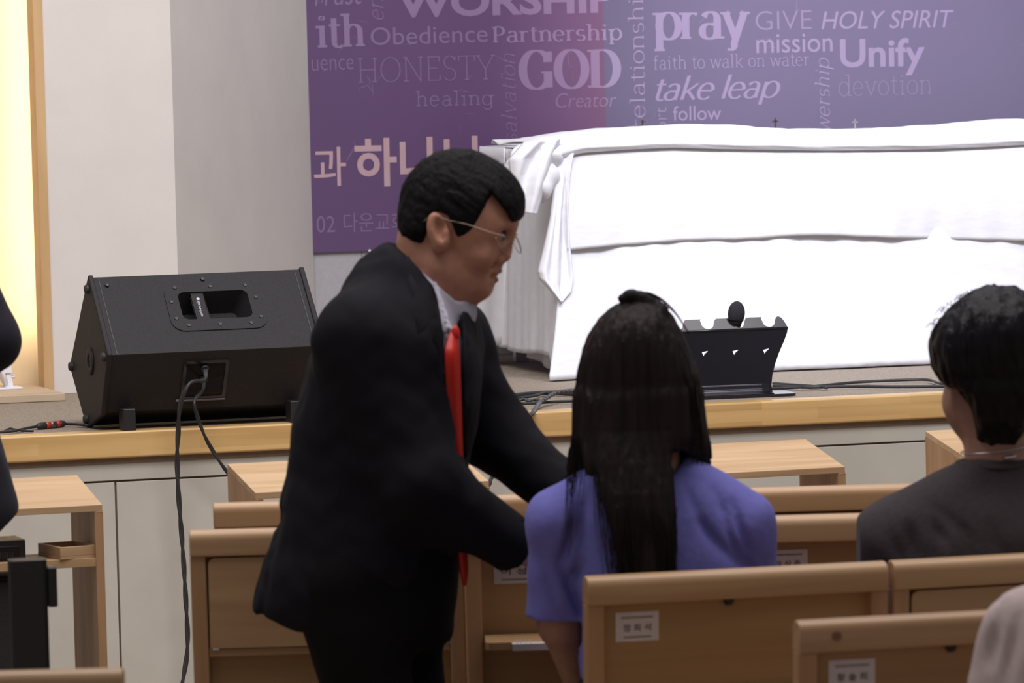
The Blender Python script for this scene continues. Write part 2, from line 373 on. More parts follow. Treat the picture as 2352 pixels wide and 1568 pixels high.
# ================================================================ banner with printed words
BN = -EN                                       # faces the camera
def BUV(px, py):
    p = PPL(px, py, BAN0, EN); d = p - BAN0
    return np.array([d @ EX, p[2]])
def banner_material(name, light):
    """Printed ground (purple, pink band, hard step to blue violet); light > 0 gives the paler tint of the printed words."""
    m, nt, b = base_mat(name); N = nt.nodes; L = nt.links
    tc = N.new('ShaderNodeTexCoord'); sp = N.new('ShaderNodeSeparateXYZ'); L.new(tc.outputs['Object'], sp.inputs[0])
    mr = N.new('ShaderNodeMapRange'); mr.inputs['From Min'].default_value = 0.0; mr.inputs['From Max'].default_value = 2.2
    L.new(sp.outputs[0], mr.inputs['Value'])
    step = float(BUV(1388, 150)[0]) / 2.2
    rp = N.new('ShaderNodeValToRGB'); rp.color_ramp.interpolation = 'LINEAR'; e = rp.color_ramp.elements
    pal = [(0.0, (0.105, 0.055, 0.148)), (float(BUV(1120, 150)[0]) / 2.2, (0.108, 0.053, 0.150)), (step - 0.06, (0.150, 0.072, 0.170)), (step - 0.002, (0.175, 0.082, 0.170)),
           (step + 0.002, (0.140, 0.115, 0.205)), (0.62, (0.168, 0.140, 0.240)), (1.0, (0.180, 0.152, 0.255))]
    e[0].position = pal[0][0]; e[1].position = pal[-1][0]
    lt = lambda p_: light * (0.85 if p_ < step - 0.03 else (0.95 if p_ < step else 1.3))
    cols = [(p_, tuple(c * (1 - lt(p_)) + t * lt(p_) for c, t in zip(c_, (0.68, 0.52, 0.80))) + (1,)) for p_, c_ in pal]
    e[0].color = cols[0][1]; e[1].color = cols[-1][1]
    for p_, c_ in cols[1:-1]:
        q = e.new(p_); q.color = c_
    L.new(mr.outputs[0], rp.inputs['Fac'])
    nz = N.new('ShaderNodeTexNoise'); nz.inputs['Scale'].default_value = 3.5; nz.inputs['Detail'].default_value = 4; L.new(tc.outputs['Object'], nz.inputs['Vector'])
    # scuffs: thin pale scratches in the vinyl
    mp = N.new('ShaderNodeMapping'); mp.inputs['Scale'].default_value = (9, 9, 9); mp.inputs['Rotation'].default_value = (0, 0.6, 0); L.new(tc.outputs['Object'], mp.inputs['Vector'])
    vo = N.new('ShaderNodeTexVoronoi'); vo.feature = 'DISTANCE_TO_EDGE'; vo.inputs['Scale'].default_value = 1.6; L.new(mp.outputs[0], vo.inputs['Vector'])
    n2 = N.new('ShaderNodeTexNoise'); n2.inputs['Scale'].default_value = 9; n2.inputs['Detail'].default_value = 3; L.new(tc.outputs['Object'], n2.inputs['Vector'])
    r1 = N.new('ShaderNodeValToRGB'); r1.color_ramp.elements[0].position = 0.0; r1.color_ramp.elements[0].color = (1, 1, 1, 1); r1.color_ramp.elements[1].position = 0.012; r1.color_ramp.elements[1].color = (0, 0, 0, 1)
    L.new(vo.outputs['Distance'], r1.inputs['Fac'])
    r2 = N.new('ShaderNodeValToRGB'); r2.color_ramp.elements[0].position = 0.60; r2.color_ramp.elements[0].color = (0, 0, 0, 1); r2.color_ramp.elements[1].position = 0.68; r2.color_ramp.elements[1].color = (1, 1, 1, 1)
    L.new(n2.outputs['Fac'], r2.inputs['Fac'])
    mu = N.new('ShaderNodeMath'); mu.operation = 'MULTIPLY'; L.new(r1.outputs[0], mu.inputs[0]); L.new(r2.outputs[0], mu.inputs[1])
    m2 = N.new('ShaderNodeMath'); m2.operation = 'MULTIPLY'; m2.inputs[1].default_value = 0.45; L.new(mu.outputs[0], m2.inputs[0])
    mx = N.new('ShaderNodeMix'); mx.data_type = 'RGBA'; L.new(m2.outputs[0], mx.inputs['Factor']); L.new(rp.outputs[0], mx.inputs[6]); mx.inputs[7].default_value = (0.5, 0.42, 0.55, 1)
    L.new(mx.outputs[2], b.inputs['Base Color']); b.inputs['Roughness'].default_value = 0.5
    bp = N.new('ShaderNodeBump'); bp.inputs['Strength'].default_value = 0.15; bp.inputs['Distance'].default_value = 0.02; L.new(nz.outputs['Fac'], bp.inputs['Height']); L.new(bp.outputs[0], b.inputs['Normal'])
    return m
BANZ = BAN0.copy(); BANZ[2] = 0
banner = empty('banner', BANZ, TH)
tag(banner, 'large purple vinyl banner printed with pale faith words on the back wall', 'banner')
ub0, zb0 = BUV(724, 580); zb1 = 2.45
bz = lambda u: zb0 - 0.004 * (u - ub0)
left_top = BUV(708, 0)
mesh_v = [(-0.012, -0.004, zb0), (3.9, -0.004, zb0 + 0.0), (3.9, -0.004, zb1), (-0.012, -0.004, zb1)]
mb = MB().box((-0.010, -0.002, zb0), (3.9, 0.006, zb1))
mb.build('vinyl_sheet', banner_material('banner_print', 0.0), banner)
mb = MB().box((-0.013, -0.0025, zb0), (-0.010, 0.008, zb1)); mb.build('cut_edge', mat('banner_edge', (0.55, 0.55, 0.66), 0.6), banner)
mbn = MB()
q = BUV(849, 576); mbn.lathe([(0.0001, 0.004), (0.0035, 0.0035), (0.005, 0.0)], Matrix.Translation((q[0], -0.002, q[1])) @ Matrix.Rotation(math.radians(90), 4, 'X'), 12)
mbn.build('fixing_pin', WHITEP, banner)

# ---- stroke letters with thick uprights, thin horizontals and serifs
def arc(cx, cy, rx, ry, a0, a1, n=14):
    return [(cx + rx * math.cos(math.radians(a0 + (a1 - a0) * i / n)), cy + ry * math.sin(math.radians(a0 + (a1 - a0) * i / n))) for i in range(n + 1)]
X = 0.5; CAPH = 0.72; ASC = 0.76; DSC = -0.22
# glyph: (advance, [strokes], [serifs (x, y)])
def glyphs():
    g = {}
    bowl = lambda cx, rx=0.2: arc(cx, X / 2, rx, X / 2, 90, 450, 28)
    g['a'] = (0.50, [arc(0.24, 0.36, 0.14, 0.14, 160, 0, 10) + [(0.38, 0.0)], arc(0.22, 0.14, 0.15, 0.14, 60, 340, 18), [(0.38, 0.30), (0.28, 0.27)]], [(0.42, 0.0)])
    g['d'] = (0.55, [bowl(0.23), [(0.43, ASC), (0.43, 0)]], [(0.37, ASC), (0.47, 0)])
    g['e'] = (0.48, [[(0.05, 0.27), (0.41, 0.27)] , arc(0.23, X / 2, 0.19, X / 2, 5, 318, 26)], [])
    g['f'] = (0.33, [arc(0.27, 0.64, 0.12, 0.12, 60, 180, 8) + [(0.15, 0)], [(0.03, X), (0.30, X)]], [(0.15, 0)])
    g['g'] = (0.52, [bowl(0.23), [(0.43, X), (0.43, -0.06)] + arc(0.25, -0.06, 0.18, 0.16, 0, -160, 12)], [(0.46, X)])
    g['h'] = (0.56, [[(0.12, ASC), (0.12, 0)], arc(0.28, 0.34, 0.16, 0.16, 180, 0, 12) + [(0.44, 0)]], [(0.09, ASC), (0.12, 0), (0.44, 0)])
    g['i'] = (0.28, [[(0.14, X), (0.14, 0)], arc(0.14, 0.67, 0.012, 0.03, 90, 450, 10)], [(0.10, X), (0.14, 0)])
    g['k'] = (0.54, [[(0.12, ASC), (0.12, 0)], [(0.44, X), (0.13, 0.2)], [(0.22, 0.28), (0.46, 0)]], [(0.09, ASC), (0.12, 0), (0.45, 0), (0.41, X)])
    g['l'] = (0.28, [[(0.14, ASC), (0.14, 0)]], [(0.10, ASC), (0.14, 0)])
    g['n'] = (0.56, [[(0.12, X), (0.12, 0)], arc(0.28, 0.34, 0.16, 0.16, 180, 0, 12) + [(0.44, 0)]], [(0.09, X), (0.12, 0), (0.44, 0)])
    g['o'] = (0.48, [bowl(0.24)], [])
    g['p'] = (0.55, [[(0.12, X), (0.12, DSC)], bowl(0.31)], [(0.09, X), (0.12, DSC)])
    g['r'] = (0.40, [[(0.12, X), (0.12, 0)], arc(0.27, 0.34, 0.15, 0.14, 180, 55, 10)], [(0.09, X), (0.12, 0)])
    g['s'] = (0.42, [arc(0.20, 0.365, 0.14, 0.135, 35, 255, 14) + arc(0.20, 0.128, 0.15, 0.128, 75, -145, 14)], [])
    g['t'] = (0.34, [[(0.15, 0.66), (0.15, 0.12)] + arc(0.26, 0.12, 0.11, 0.12, 180, 310, 8), [(0.03, X), (0.30, X)]], [])
    g['v'] = (0.50, [[(0.06, X), (0.25, 0.0)], [(0.44, X), (0.25, 0.0)]], [(0.06, X), (0.44, X)])
    g['w'] = (0.72, [[(0.06, X), (0.21, 0.0)], [(0.36, X), (0.21, 0.0)], [(0.36, X), (0.51, 0.0)], [(0.66, X), (0.51, 0.0)]], [(0.06, X), (0.66, X)])
    g['y'] = (0.52, [[(0.06, X), (0.26, 0.02)], [(0.46, X), (0.24, -0.08)] + arc(0.15, -0.11, 0.09, 0.10, -10, -120, 8)], [(0.06, X), (0.46, X)])
    g['P'] = (0.56, [[(0.14, CAPH), (0.14, 0)], [(0.14, CAPH), (0.28, CAPH)] + arc(0.28, CAPH - 0.19, 0.20, 0.19, 90, -90, 14) + [(0.14, CAPH - 0.38)]], [(0.12, CAPH), (0.14, 0)])
    g['H'] = (0.76, [[(0.14, CAPH), (0.14, 0)], [(0.62, CAPH), (0.62, 0)], [(0.14, 0.37), (0.62, 0.37)]], [(0.14, CAPH), (0.14, 0), (0.62, CAPH), (0.62, 0)])
    g['O'] = (0.78, [arc(0.39, CAPH / 2, 0.32, CAPH / 2, 90, 450, 36)], [])
    g['N'] = (0.76, [[(0.13, CAPH), (0.13, 0)], [(0.63, CAPH), (0.63, 0)], [(0.13, CAPH), (0.63, 0)]], [(0.11, CAPH), (0.13, 0), (0.63, CAPH)])
    g['E'] = (0.58, [[(0.14, CAPH), (0.14, 0)], [(0.10, CAPH - 0.015), (0.50, CAPH - 0.015)], [(0.10, 0.015), (0.52, 0.015)], [(0.14, 0.37), (0.42, 0.37)], [(0.50, CAPH), (0.50, CAPH - 0.16)], [(0.52, 0.16), (0.52, 0)]], [])
    g['S'] = (0.54, [arc(0.27, 0.535, 0.18, 0.185, 25, 262, 16) + arc(0.27, 0.175, 0.20, 0.175, 82, -155, 16), [(0.45, 0.72), (0.45, 0.56)]], [])
    g['T'] = (0.62, [[(0.31, CAPH), (0.31, 0)], [(0.04, CAPH - 0.015), (0.58, CAPH - 0.015)], [(0.04, CAPH), (0.04, CAPH - 0.16)], [(0.58, CAPH), (0.58, CAPH - 0.16)]], [(0.31, 0)])
    g['Y'] = (0.66, [[(0.06, CAPH), (0.33, 0.30)], [(0.60, CAPH), (0.33, 0.30)], [(0.33, 0.32), (0.33, 0)]], [(0.08, CAPH), (0.58, CAPH), (0.33, 0)])
    g['G'] = (0.80, [arc(0.39, CAPH / 2, 0.32, CAPH / 2, 48, 330, 30), [(0.66, 0.32), (0.66, 0.02)], [(0.50, 0.31), (0.76, 0.31)], [(0.655, 0.70), (0.655, 0.50)]], [])
    g['D'] = (0.76, [[(0.15, CAPH), (0.15, 0)], [(0.12, CAPH - 0.012), (0.32, CAPH - 0.012)] + arc(0.32, CAPH / 2, 0.34, CAPH / 2 - 0.012, 90, -90, 22) + [(0.12, 0.012)]], [(0.12, CAPH), (0.12, 0)])
    g['.'] = (0.2, [arc(0.1, 0.03, 0.015, 0.02, 90, 450, 8)], [])
    g[' '] = (0.26, [], [])
    return g
GL = glyphs()
def stroke_word(text, thick, thin, serif, slant=0.0, track=0.0):
    """Returns quads in font units: (verts, faces, advance width)."""
    V = []; Fc = []; x = 0.0; layer = 0
    def seg(pts):
        nonlocal layer
        layer += 1
        P = [np.array(p) for p in pts]; n = len(P); k = len(V)
        closed = np.linalg.norm(P[0] - P[-1]) < 1e-6
        for i in range(n):
            a = P[i - 1] if i else (P[-2] if closed else P[0]); c = P[i + 1] if i < n - 1 else (P[1] if closed else P[-1])
            t = c - a; t = t / (np.linalg.norm(t) + 1e-9)
            wd = thin + (thick - thin) * abs(t[1]) ** 1.5
            # diagonals running up to the right are the thin ones
            if t[0] * t[1] > 0 and 0.35 < abs(t[1]) < 0.985 and n == 2: wd = thin + (thick - thin) * 0.35
            nn = np.array([-t[1], t[0]]) * wd / 2
            for s in (1, -1): V.append((x + P[i][0] + s * nn[0], P[i][1] + s * nn[1], layer))
        for i in range(n - 1): Fc.append((k + 2 * i, k + 2 * i + 1, k + 2 * i + 3, k + 2 * i + 2))
    for ch in text:
        adv, st_, se = GL[ch]
        for s_ in st_: seg(s_)
        if serif:
            for (sx, sy) in se:
                layer += 1
                hw = thick * 0.5 + serif; hh = thin * 0.62; k = len(V)
                y0 = sy if sy <= 0.01 and sy > -0.1 else (sy if sy < 0 else sy - 2 * hh)
                for (a, c) in ((-hw, 0), (hw, 0), (hw, 2 * hh), (-hw, 2 * hh)): V.append((x + sx + a, y0 + c, layer))
                Fc.append((k, k + 1, k + 2, k + 3))
        x += adv + track
    V = [(v[0] + slant * v[1], v[1], v[2]) for v in V]
    return V, Fc, x
def font_word(text, offset=0.0, slant=0.0, spacing=1.0):
    c = bpy.data.curves.new('word', 'FONT'); c.body = text; c.offset = offset; c.shear = slant; c.space_character = spacing; c.resolution_u = 4
    o = bpy.data.objects.new('word', c); COL.objects.link(o)
    bpy.context.view_layer.update()
    me = bpy.data.meshes.new_from_object(o.evaluated_get(bpy.context.evaluated_depsgraph_get()))
    V = [(v.co.x, v.co.y, 0) for v in me.vertices]; Fc = [tuple(p.vertices) for p in me.polygons]
    bpy.data.objects.remove(o); bpy.data.curves.remove(c); bpy.data.meshes.remove(me)
    return V, Fc, None
LAYER = [0]
def place_word(mbw, word, p0, p1, hpx, hfont, fit=True, depth=-0.0028):
    """Baseline from pixel p0 to p1 on the banner plane; a letter of font height hfont comes out hpx pixels tall."""
    V, Fc, adv = word
    xs = [v[0] for v in V]; x0, x1 = min(xs), max(xs)
    a = BUV(*p0); b_ = BUV(*p1); d = b_ - a; Lw = np.linalg.norm(d); d /= Lw; up = np.array([-d[1], d[0]])
    s = Lw / (x1 - x0); sy = hpx * (15.5 / F) / hfont
    vs = []
    for v in V:
        q_ = a + d * ((v[0] - x0) * s) + up * (v[1] * sy)
        vs.append((q_[0], depth - 0.00002 * v[2], q_[1]))
    mname, m_, lab = mbw
    tag(MB().add(vs, Fc).build(mname, m_, banner), lab)
mP = banner_material('banner_words', 0.26); mFn = banner_material('banner_faint_words', 0.19)
pale = ('printed_word', mP, 'pale lilac printed word'); faint = ('thin_printed_word', mFn, 'faint lilac printed word'); pink = ('printed_hangul', mat('pink_print', (0.46, 0.31, 0.35), 0.5, 0.03), 'large pale pink printed characters')
FC = 0.70; FX = 0.46; FA = 0.72                 # built-in face: capitals, x-height, ascender
place_word(pale, font_word('WORSHIP', 0.032), (912, 38), (1410, 26), 62, FC)
place_word(faint, font_word('Trust', 0.0, 0.2), (716, 14), (832, 9), 50, FC)
place_word(faint, stroke_word('en', 0.05, 0.03, 0.03, 0.25), (881, 45), (879, -6), 26, X)
place_word(pale, stroke_word('ith', 0.135, 0.045, 0.045), (726, 110), (838, 106), 76, ASC)
place_word(faint, font_word('Obedience', 0.0, 0, 1.0), (851, 104), (1120, 96), 41, FC)
place_word(pale, stroke_word('Partnership', 0.115, 0.055, 0.035, 0, 0.02), (1131, 98), (1429, 91), 36, CAPH)
place_word(faint, font_word('uence', -0.012), (716, 163), (812, 160), 27, FX)
place_word(faint, stroke_word('HONESTY', 0.036, 0.026, 0.06), (823, 190), (1137, 182), 56, CAPH)
place_word(faint, stroke_word('healing', 0.055, 0.05, 0.06, 0, 0.06), (955, 244), (1134, 241), 35, ASC)
place_word(faint, stroke_word('salvation', 0.045, 0.024, 0.02, 0.22), (1187, 325), (1181, 122), 24, X)
place_word(pale, stroke_word('GOD', 0.205, 0.036, 0.05, 0, 0.02), (1191, 205), (1427, 200), 88, CAPH)
place_word(faint, font_word('Creator', -0.008, 0.2), (1276, 248), (1416, 245), 35, FC)
place_word(pale, stroke_word('relationship', 0.062, 0.034, 0.04), (1482, 296), (1475, -42), 25, X)
place_word(pale, stroke_word('pray', 0.155, 0.036, 0.03, 0, -0.01), (1499, 91), (1722, 88), 62, X)
place_word(faint, font_word('GIVE', -0.012), (1735, 70), (1864, 67), 46, FC)
place_word(pale, font_word('HOLY SPIRIT', 0.002, 0.22), (1886, 67), (2190, 63), 42, FC)
place_word(pale, font_word('mission', 0.004), (1737, 122), (1912, 118), 31, FX)
place_word(pale, font_word('Unify', 0.022), (1929, 153), (2124, 150), 64, FC)
place_word(pale, stroke_word('faith to walk on water', 0.058, 0.042, 0.035, 0, 0.02), (1501, 160), (1858, 151), 21, X)
place_word(pale, stroke_word('take leap', 0.10, 0.05, 0.0, 0.30, -0.05), (1505, 231), (1792, 223), 37, X)
place_word(pale, font_word('follow', 0.004), (1545, 277), (1656, 275), 35, FA)
place_word(faint, font_word('ort', -0.008), (1531, 300), (1530, 246), 20, FX)
place_word(pale, stroke_word('wership', 0.062, 0.03, 0.025, 0.22), (1906, 300), (1903, 132), 24, X)
place_word(faint, stroke_word('devotion', 0.032, 0.026, 0.05, 0, 0.03), (1926, 221), (2138, 216), 33, X)
place_word(pink, font_word('과', 0.006), (721, 420), (795, 418), 78, 0.80)
place_word(pink, font_word('하나님', 0.022), (815, 418), (1098, 411), 94, 0.80)
place_word(faint, font_word('02', -0.004), (727, 534), (769, 533), 38, FC)
place_word(faint, font_word('다운교회', -0.006), (789, 530), (928, 527), 42, 0.85)
# ================================================================ monitor speaker on the stage edge
PHI = math.radians(18)
sb = PZ(199, 981, ZS)
spk = empty('stage_monitor_speaker', sb, PHI)
tag(spk, 'black wedge monitor loudspeaker lying on the stage edge in front of the ivory wall', 'speaker')
LS = 0.578
# cross-section in (t = back, z): B bottom, F front lower, M front upper, T top, K rear
Bp, Fl, Mp, Tp, Kp = (0.0, 0.0), (-0.15, 0.055), (-0.255, 0.200), (-0.066, 0.394), (0.175, 0.150)
Fl = (-0.165, 0.045)
def pent(ins=0.0):
    c = np.mean([Bp, Fl, Mp, Tp, Kp], axis=0)
    return [tuple(np.array(p_) + (np.array(p_) - c) / np.linalg.norm(np.array(p_) - c) * ins) for p_ in (Bp, Fl, Mp, Tp, Kp)]
# body without the sloping top face, which is built with the handle opening
mb = MB(); P5 = pent(-0.004)
for (xa, i0, i1) in ((0, 0, 1), (0, 1, 2), (0, 3, 4), (0, 4, 0)):
    a, c = P5[i0], P5[i1]
    mb.add([(0.012, a[0], a[1]), (LS - 0.012, a[0], a[1]), (LS - 0.012, c[0], c[1]), (0.012, c[0], c[1])], [(0, 1, 2, 3)])
Mv = np.array([0, P5[2][0], P5[2][1]]); Tv = np.array([0, P5[3][0], P5[3][1]]); sl = Mv - Tv; SLn = np.linalg.norm(sl); sl /= SLn
sn = np.cross([1, 0, 0], sl); sn = sn if sn[1] < 0 else -sn       # outward, up and to the front
fr = lambda u, v: Tv + np.array([u, 0, 0]) + sl * v
hu0, hu1, hv0, hv1 = 0.222, 0.408, 0.245 * SLn, 0.60 * SLn
hole = rrect(hu0, hv0, hu1, hv1, 0.018)
mb.prism([(0.012, 0), (LS - 0.012, 0), (LS - 0.012, SLn), (0.012, SLn)], -sn * 0.012, fr, [hole])
mb.build('cabinet', BLACKTEX, spk)
mb = MB()
for xa in (0.0, LS - 0.014):
    mb.sweep(pent(0.004), xa, xa + 0.014)
mbL = MB().sweep(pent(0.004), 0.0, 0.014); mbL.build('end_panel', BLACKTEX, spk, bevel=0.004)
mbR = MB().sweep(pent(0.004), LS - 0.014, LS); mbR.build('end_panel', BLACKTEX, spk, bevel=0.004)
# handle: dished cup, flange, bar with a pale mark, screws
mb = MB(); n = len(hole)
k = [fr(*p_) for p_ in hole]; cu, cv = (hu0 + hu1) / 2, (hv0 + hv1) / 2
inn = [fr(cu + (p_[0] - cu) * 0.8, cv + (p_[1] - cv) * 0.7) - sn * 0.07 for p_ in hole]
mb.add(k + inn, [(i, i + n, (i + 1) % n + n, (i + 1) % n) for i in range(n)] + [tuple(range(n, 2 * n))])
mb.build('handle_cup', BLACKTEX, spk)
mb = MB(); fl_ = rrect(hu0 - 0.034, hv0 - 0.028, hu1 + 0.034, hv1 + 0.038, 0.035)
mb.prism(fl_, sn * 0.003, fr, [hole]); fo = mb.build('handle_flange', BLACKTEX, spk)
mb = MB()
mb.prism([(hu0 + 0.040, hv0 - 0.001), (hu0 + 0.070, hv0 - 0.001), (hu0 + 0.070, hv1 + 0.001), (hu0 + 0.040, hv1 + 0.001)], -sn * 0.012, lambda u, v: fr(u, v) - sn * 0.002)
hb = mb.build('handle_bar', BLACKTEX, spk, bevel=0.003)
mb = MB(); z_ = hv0 + 0.022
V, Fc, _ = font_word('Electro-Voice', 0.01)
xs = [v[0] for v in V]; wv = max(xs)
mb.add([fr(hu0 + 0.051 - v[1] * 0.0105 + 0.004, hv0 + 0.03 + v[0] / wv * 0.052) - sn * 0.0012 for v in V], Fc)
mb.lathe([(0.0001, 0.0003), (0.0045, 0.0)], Matrix.Translation(Vector(tuple(fr(hu0 + 0.0535, hv0 + 0.021) - sn * 0.0015))) @ Vector((0, 0, 1)).rotation_difference(Vector(tuple(sn))).to_matrix().to_4x4(), 14)
mb.build('maker_mark', mat('grey_print', (0.45, 0.43, 0.5), 0.5), hb)
for (u, v) in ((hu0 - 0.002, hv0 - 0.016), (cu, hv0 - 0.016), (hu1 + 0.0, hv0 - 0.016), (hu0 - 0.02, cv - 0.015), (hu1 + 0.02, cv - 0.02), (hu0 - 0.018, hv1 - 0.005), (hu1 + 0.02, hv1), (hu0 + 0.01, hv1 + 0.02), (cu, hv1 + 0.02), (hu1 - 0.01, hv1 + 0.02), (0.045, 0.03), (0.30, 0.022)):
    MB().lathe([(0.006, 0.0028), (0.005, 0.0052), (0.0001, 0.0056)], Matrix.Translation(Vector(tuple(fr(u, v)))) @ Vector((0, 0, 1)).rotation_difference(Vector(tuple(sn))).to_matrix().to_4x4(), 10).build('screw', BLACK, fo)
mb = MB(); mb.prism([(0.026, 0.0), (0.028, 0.0), (0.028, SLn), (0.026, SLn)], sn * 0.0012, fr); mb.build('edge_seam', BLACK, spk); mb = MB(); mb.prism([(LS - 0.028, 0.0), (LS - 0.026, 0.0), (LS - 0.026, SLn), (LS - 0.028, SLn)], sn * 0.0012, fr)
mb.build('edge_seam', BLACK, spk)
# rear connector plate in the lower front face
Fv = np.array([0, P5[1][0], P5[1][1]]); lo = (Fv - Mv); LL = np.linalg.norm(lo); lo /= LL; ln = np.cross([1, 0, 0], lo); ln = ln if ln[1] < 0 else -ln
fl2 = lambda u, v: Mv + np.array([u, 0, 0]) + lo * v
mb = MB(); mb.prism(rrect(0.205, 0.028, 0.325, 0.150, 0.008), ln * 0.003, fl2, [rrect(0.214, 0.036, 0.316, 0.138, 0.006)]); mb.prism(rrect(0.214, 0.036, 0.316, 0.138, 0.006), -ln * 0.004, fl2)
cp_ = mb.build('connector_plate', GLOSS, spk)
mb = MB()
for (u, v) in ((0.262, 0.052), (0.262, 0.086)):
    Mq = Matrix.Translation(Vector(tuple(fl2(u, v)))) @ Vector((0, 0, 1)).rotation_difference(Vector(tuple(ln))).to_matrix().to_4x4()
    mb.lathe([(0.011, 0), (0.011, 0.006), (0.009, 0.008), (0.0001, 0.008)], Mq, 16)
mb.build('socket', BLACK, cp_)
mb = MB(); mb.prism(rrect(0.195, 0.146, 0.325, 0.1495, 0.001), ln * 0.006, fl2); mb.build('plate_lip', mat('grey_edge', (0.10, 0.10, 0.12), 0.3), cp_)
# rubber feet, pole cup on the end panel, support foot
for p_ in (Tp, Mp, Kp, Bp):
    c = np.mean([Bp, Fl, Mp, Tp, Kp], axis=0); q_ = np.array(p_) * 0.86 + c * 0.14
    mb = MB().lathe([(0.012, 0), (0.012, 0.006), (0.009, 0.010), (0.0001, 0.011)], Matrix.Translation((0.0, q_[0], q_[1])) @ Matrix.Rotation(math.radians(-90), 4, 'Y'), 16)
    mb.build('rubber_foot', RUBBER, spk)
mb = MB(); Mq = Matrix.Translation((-0.0005, -0.07, 0.175)) @ Matrix.Rotation(math.radians(-90), 4, 'Y')
mb.lathe([(0.0, 0.0005), (0.016, 0.0005), (0.018, 0.004), (0.034, 0.004), (0.036, 0.0)], Mq, 28)
pcup = mb.build('pole_socket', BLACKTEX, spk, smooth=True)
MB().lathe([(0.0001, 0.0012), (0.0165, 0.0012)], Mq, 24).build('pole_hole', BLACK, pcup)
mb = MB().box((0.045, -0.222, 0.0), (0.078, -0.170, 0.058)); mb.build('support_foot', BLACK, spk, bevel=0.003)
mb = MB().box((LS - 0.09, -0.222, 0.0), (LS - 0.057, -0.170, 0.058)); mb.build('support_foot', BLACK, spk, bevel=0.003)

def cable(name, pts, r, label, m=RUBBER, twist=0, group=None, extra=None):
    path = smooth_path(pts, 10); mb = MB()
    if twist:
        n_ = len(path)
        for s_ in (0, 1):
            pp = []
            Ls = 0.0
            for i, p_ in enumerate(path):
                if i: Ls += np.linalg.norm(path[i] - path[i - 1])
                a = 2 * math.pi * Ls / twist + math.pi * s_
                pp.append(p_ + np.array([math.cos(a), math.sin(a), 0.35 * math.sin(a)]) * r * 0.42)
            mb.tube(pp, r * 0.75, 8)
    else: mb.tube(path, r, 8)
    o = mb.build(name, m, None, True); tag(o, label, 'cable', group); return o
sw = lambda u, v, t=0.012: np.array((WM[spk.name] @ Vector(tuple(fl2(u, v) + ln * t))))
YF = lambda x: 12.975 + (PY(x, 1000, 12.8)[0]) * math.tan(TH) - 0.028
def front(px, py, off=0.0): return PY(px, py, YF(px) - off)
c1 = cable('speaker_cable', [sw(0.262, 0.052, 0.008), sw(0.25, 0.056, 0.05), front(436, 880, 0.055), front(414, 930, 0.05), front(409, 1000, 0.03), front(407, 1060, 0.02), front(411, 1150, 0.015), front(419, 1250, 0.012), front(427, 1380, 0.012), front(431, 1480, 0.012), front(423, 1545, 0.015), front(412, 1600, 0.02)], 0.0058,
           'black twisted cable falling from the monitor speaker down the stage front to the floor', twist=0.17)
c2 = cable('speaker_cable', [sw(0.262, 0.086, 0.008), sw(0.252, 0.094, 0.04), front(447, 920, 0.05), front(453, 955, 0.045), front(470, 1000, 0.03), front(492, 1040, 0.022), front(519, 1080, 0.015), front(560, 1130, 0.012), front(600, 1200, 0.012), front(640, 1400, 0.014), front(640, 1600, 0.02)], 0.0048,
           'black twisted cable from the speaker slanting right behind the narrow wooden desk', twist=0.17)

# signal cable with red connectors on the stage at far left
zc = ZS + 0.007
pts = [PZ(x, y, zc) for x, y in ((-60, 996), (0, 992), (35, 989), (62, 983), (92, 978))]
pts2 = [PZ(x, y, zc) for x, y in ((145, 973), (175, 974), (200, 976), (230, 970), (260, 955))]
sig = empty('signal_cable', PZ(118, 979, ZS)); tag(sig, 'thin black cable with red joined plugs on the stage carpet at far left', 'cable')
mb = MB().tube(smooth_path(pts), 0.0036, 8); mb.tube(smooth_path(pts2), 0.0036, 8)
pts3 = [PZ(x, y, zc - 0.002) for x, y in ((10, 990), (22, 984), (34, 986), (50, 989), (76, 990))]
mb.tube(smooth_path(pts3), 0.003, 8); mb.build('cord', RUBBER, sig, True, world=True)
ax = [PZ(x, y, ZS + 0.009) for x, y in ((84, 979), (150, 972))]
def along(a, c, t): return a + (c - a) * t
mb = MB().tube([along(ax[0], ax[1], t) for t in (0, 0.08, 0.18, 0.30)], [0.004, 0.0085, 0.009, 0.009], 12); mb.build('plug_boot', RUBBER, sig, True, world=True); mb = MB().tube([along(ax[0], ax[1], t) for t in (0.78, 0.86, 0.95, 1.0)], [0.009, 0.009, 0.0075, 0.004], 12)
mb.build('plug_boot', RUBBER, sig, True, world=True)
mb = MB().tube([along(ax[0], ax[1], t) for t in (0.29, 0.45)], 0.0095, 12); mb.tube([along(ax[0], ax[1], t) for t in (0.66, 0.79)], 0.0095, 12)
tag(mb.build('plug_ring', mat('red_plastic', (0.45, 0.035, 0.015), 0.4), sig, True, world=True), 'red plastic rings')
mb = MB().tube([along(ax[0], ax[1], t) for t in (0.44, 0.67)], 0.0088, 12); tag(mb.build('plug_sleeve', mat('dull_steel', (0.22, 0.20, 0.19), 0.4, metal=1.0), sig, True, world=True), 'dull metal sleeve')

